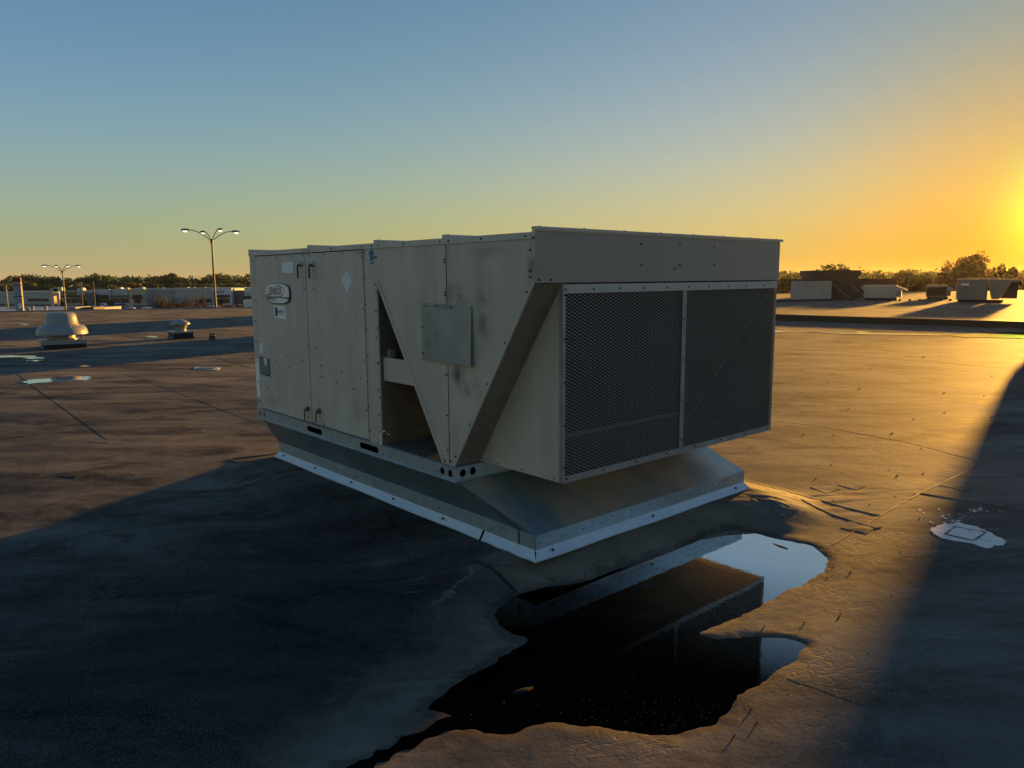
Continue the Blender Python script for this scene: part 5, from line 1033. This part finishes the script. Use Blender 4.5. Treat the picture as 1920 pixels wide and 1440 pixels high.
ylw = mat('sign_yellow_green', (.35, .42, .04), .5); sdk = mat('sign_dark', (.02, .03, .025), .5); pink = mat('sign_pink', (.45, .16, .15), .5); swh = mat('sign_white', (.6, .63, .62), .5); sgr = mat('sign_green', (.05, .12, .11), .5); dtx = mat('sign_text_dark', (.03, .05, .07), .5)
tanl = mat('sunlit_tan_stucco', (.62, .45, .28), .8)
shop(-40, 97, 548, 268, (.27, .27, .26), 'long plain pale-grey building left of the orange archway', [('windows', 50, 90, 560, 566, None, '')])
shop(112, 160, 546, 250, (.25, .25, .22), 'grey shop with a dark sign in yellow-green letters', [('sign', 118, 143, 547, 553, (sdk, ylw), 'THE FRESH'), ('bump', 115, 159, 554, 557, blk, ''), ('windows', 118, 158, 559, 569, None, '')])
shop(159.5, 174, 549.5, 249, (.07, .075, .08), 'dark grey shop block between two lighter shops')
shop(174.5, 205, 543.5, 251, (.32, .33, .34), 'pale shop with pinkish lettering over a black awning', [('letters', 176.5, 187, 547.5, 551, pink, 'SHOES'), ('letters', 192, 203, 548.5, 551, dtx, 'optical'), ('awning', 176, 203, 553, 560, blk, ''), ('windows', 178, 202, 561, 569, None, '')])
shop(205.5, 243, 544, 252, (.22, .24, .22), 'grey-green shop with a white sign and a dark green band', [('sign', 213, 238, 547, 552, (swh, sgr), 'PHARMACY'), ('bump', 207, 242, 554, 557, sgr, ''), ('windows', 208, 240, 559, 569, None, '')])
shop(243.5, 272, 543, 250, (.27, .24, .18), 'tan shop with a deep black awning', [('awning', 248, 266, 553, 560, blk, ''), ('windows', 250, 264, 561, 569, None, '')])
shop(272.5, 399, 541.5, 256, (.25, .235, .225), 'long grey-brown shop wall behind the bare brown trees', [('bump', 304, 327, 545, 548, mat('pale_blue_panel', (.25, .3, .36), .6), ''), ('windows', 372, 396, 560, 568, None, '')])
shop(399.5, 434, 541, 246, (.36, .38, .40), 'pale grey-blue store with dark lettering and black awning, right of the tall lamp', [('letters', 404, 420, 545, 549.5, dtx, 'Marshalls'), ('awning', 405, 430, 553, 557.5, blk, ''), ('windows', 407, 430, 560, 569, None, '')])
shop(434.5, 457.5, 545, 248, (.06, .07, .075), 'dark store beside the pale one, with a small sunlit square panel', [('bump', 434.8, 441, 541, 547, tanl, '')], cap=False)
shop(458, 520, 541, 238, (.36, .40, .45), 'light blue-grey store half hidden by the big unit', [('letters', 460, 470, 548.5, 551, dtx, 'store'), ('awning', 459, 470, 554, 560, blk, ''), ('bump', 470, 474, 543, 556, mat('pale_blue_pier', (.42, .46, .5), .6), '')])
# archway lit by the low sun
a, b = at(96, 548, 205), at(111, 572, 205); hw = (b.x - a.x) / 2; h = a.z - GZ; R = empty('archway', ((a.x + b.x) / 2, 205, GZ), .5, 'tan stucco archway glowing orange in the sun, left of the dark-signed shop', 'archway')
for x0, x1 in ((-hw * 1.1, -hw * .35), (hw * .45, hw * 1.1)): mb = MB(); mb.box(x0, x1, -.8, .8, 0, h - 1.0); mb.build('pier', tanl, R)
mb = MB(); mb.box(-hw * 1.12, hw * 1.12, -.85, .85, h - 1.0, h); mb.build('lintel', tanl, R)
# rooftop clutter above the shops
for k, px in enumerate((100, 108, 150, 222, 232, 262, 300, 345, 360, 378, 448, 452)):
    a = at(px, 540.5 if k % 2 else 541.5, 262); s = random.uniform(.8, 1.6); mb = MB(); mb.box(-s, s, 0, 2, 0, 1.2); mb.prism([(s * .3, 1.2), (s, 1.2), (s * .8, 1.5), (s * .4, 1.5)], 'y', .3, 1.6)
    o = mb.build('shop_roof_unit', roofp if k % 3 else M['frame']); o.location = (a.x, 262, a.z - 1.1); tag(o, 'pale box unit on the shop roofs ' + ('left of the orange archway', 'right above the orange archway', 'above the dark-signed shop', 'above the white-signed shop', 'at the right end of the white-signed shop', 'above the tan shop', 'above the wide bare tree', 'between the two bare trees', 'above the smaller bare tree', 'right of the smaller bare tree', 'above the dark store', 'beside the light blue store')[k], 'roof unit', 'small units along the far shop roofs')
# --- cars
carw = {'white': mat('car_white', (.55, .57, .6), .3), 'black': mat('car_black', (.012, .012, .014), .3), 'grey': mat('car_grey', (.2, .22, .24), .3), 'blue': mat('car_blue', (.04, .09, .16), .3), 'red': mat('car_red', (.22, .03, .03), .3)}
def car(px, py, Y, colr, rot, label):
    a = at(px, py, Y); R = empty('parked_car', (a.x, Y, GZ + .02), rot, label, 'car', 'cars parked in front of the shops')
    mb = MB(); mb.prism([(-2.2, .28), (2.2, .28), (2.25, .62), (2.05, .82), (1.2, .92), (.55, 1.38), (-1.2, 1.42), (-1.95, .98), (-2.22, .9)], 'y', -.86, .86); mb.build('body', carw[colr], R, bevel=.06)
    mb = MB(); mb.prism([(1.02, .95), (.50, 1.32), (-1.12, 1.35), (-1.72, 1.0)], 'y', -.875, .875); mb.build('side_windows', glass, R)
    for x in (1.4, -1.4):
        for y in (.80, -.80): mb = MB(); mb.tube([(x, y - .1, .32), (x, y + .1, .32)], .32, 12); t_ = mb.build('wheel', M['flashblack'], R)
    for y in (.6, -.6): mb = MB(); mb.box(2.2, 2.26, y - .18, y + .18, .6, .74); mb.build('headlight', swh, R)
for px, Y, cl, rot, lab in [(190, 228, 'white', .1, 'white car parked before the black-awning shop'), (219, 226, 'white', -.1, 'white car parked below the white shop sign'), (245, 190, 'white', .3, 'white car with dark windows in the open car park'), (250, 193, 'black', .5, 'black car half behind the white one in the open car park'), (276, 188, 'white', 1.2, 'lone white car left of the wide bare tree'), (273, 196, 'black', .2, 'black car behind the lone white car'),
    (396, 200, 'white', .1, 'white car left of the foot of the tall lamp'), (411, 198, 'blue', 1.3, 'blue car right of the foot of the tall lamp'), (420, 200, 'grey', 1.2, 'light grey car two spaces right of the tall lamp'), (427, 205, 'white', 1.2, 'white car beside the orange-brown hedge'), (453, 206, 'white', 0, 'white car below the awning near the big unit'), (233, 224, 'grey', 0, 'grey car at the right end of the white-signed shop'), (368, 204, 'red', .1, 'dark red car behind the smaller bare tree')]:
    car(px, 560, Y, cl, rot, lab)
a = at(478, 566, 190); R = empty('box_truck', (a.x, 190, GZ), .1, 'white box truck at the left edge of the big unit', 'truck'); mb = MB(); mb.box(-2.6, 2.0, -1.1, 1.1, .9, 3.1); mb.build('box', carw['white'], R, bevel=.05); mb = MB(); mb.prism([(2.05, .6), (3.6, .6), (3.6, 1.4), (3.1, 2.3), (2.05, 2.4)], 'y', -1, 1); mb.build('cab', carw['white'], R); 
for x in (-1.6, 2.8):
    for y in (-.95, .95): mb = MB(); mb.tube([(x, y - .12, .45), (x, y + .12, .45)], .45, 12); mb.build('wheel', M['flashblack'], R)

# ================================================================== evening haze
hz = bpy.data.materials.new('haze_air'); hz.use_nodes = True; n = hz.node_tree; n.nodes.remove(n.nodes['Principled BSDF']); pv = n.nodes.new('ShaderNodeVolumePrincipled')
pv.inputs['Color'].default_value = (.9, .88, .85, 1); pv.inputs['Density'].default_value = .00006; pv.inputs['Anisotropy'].default_value = .7; n.links.new(pv.outputs[0], n.nodes['Material Output'].inputs['Volume'])
mb = MB(); mb.box(-910, 910, -310, 910, GZ - 1, 8.3); o = mb.build('haze', hz); o['kind'] = 'stuff'
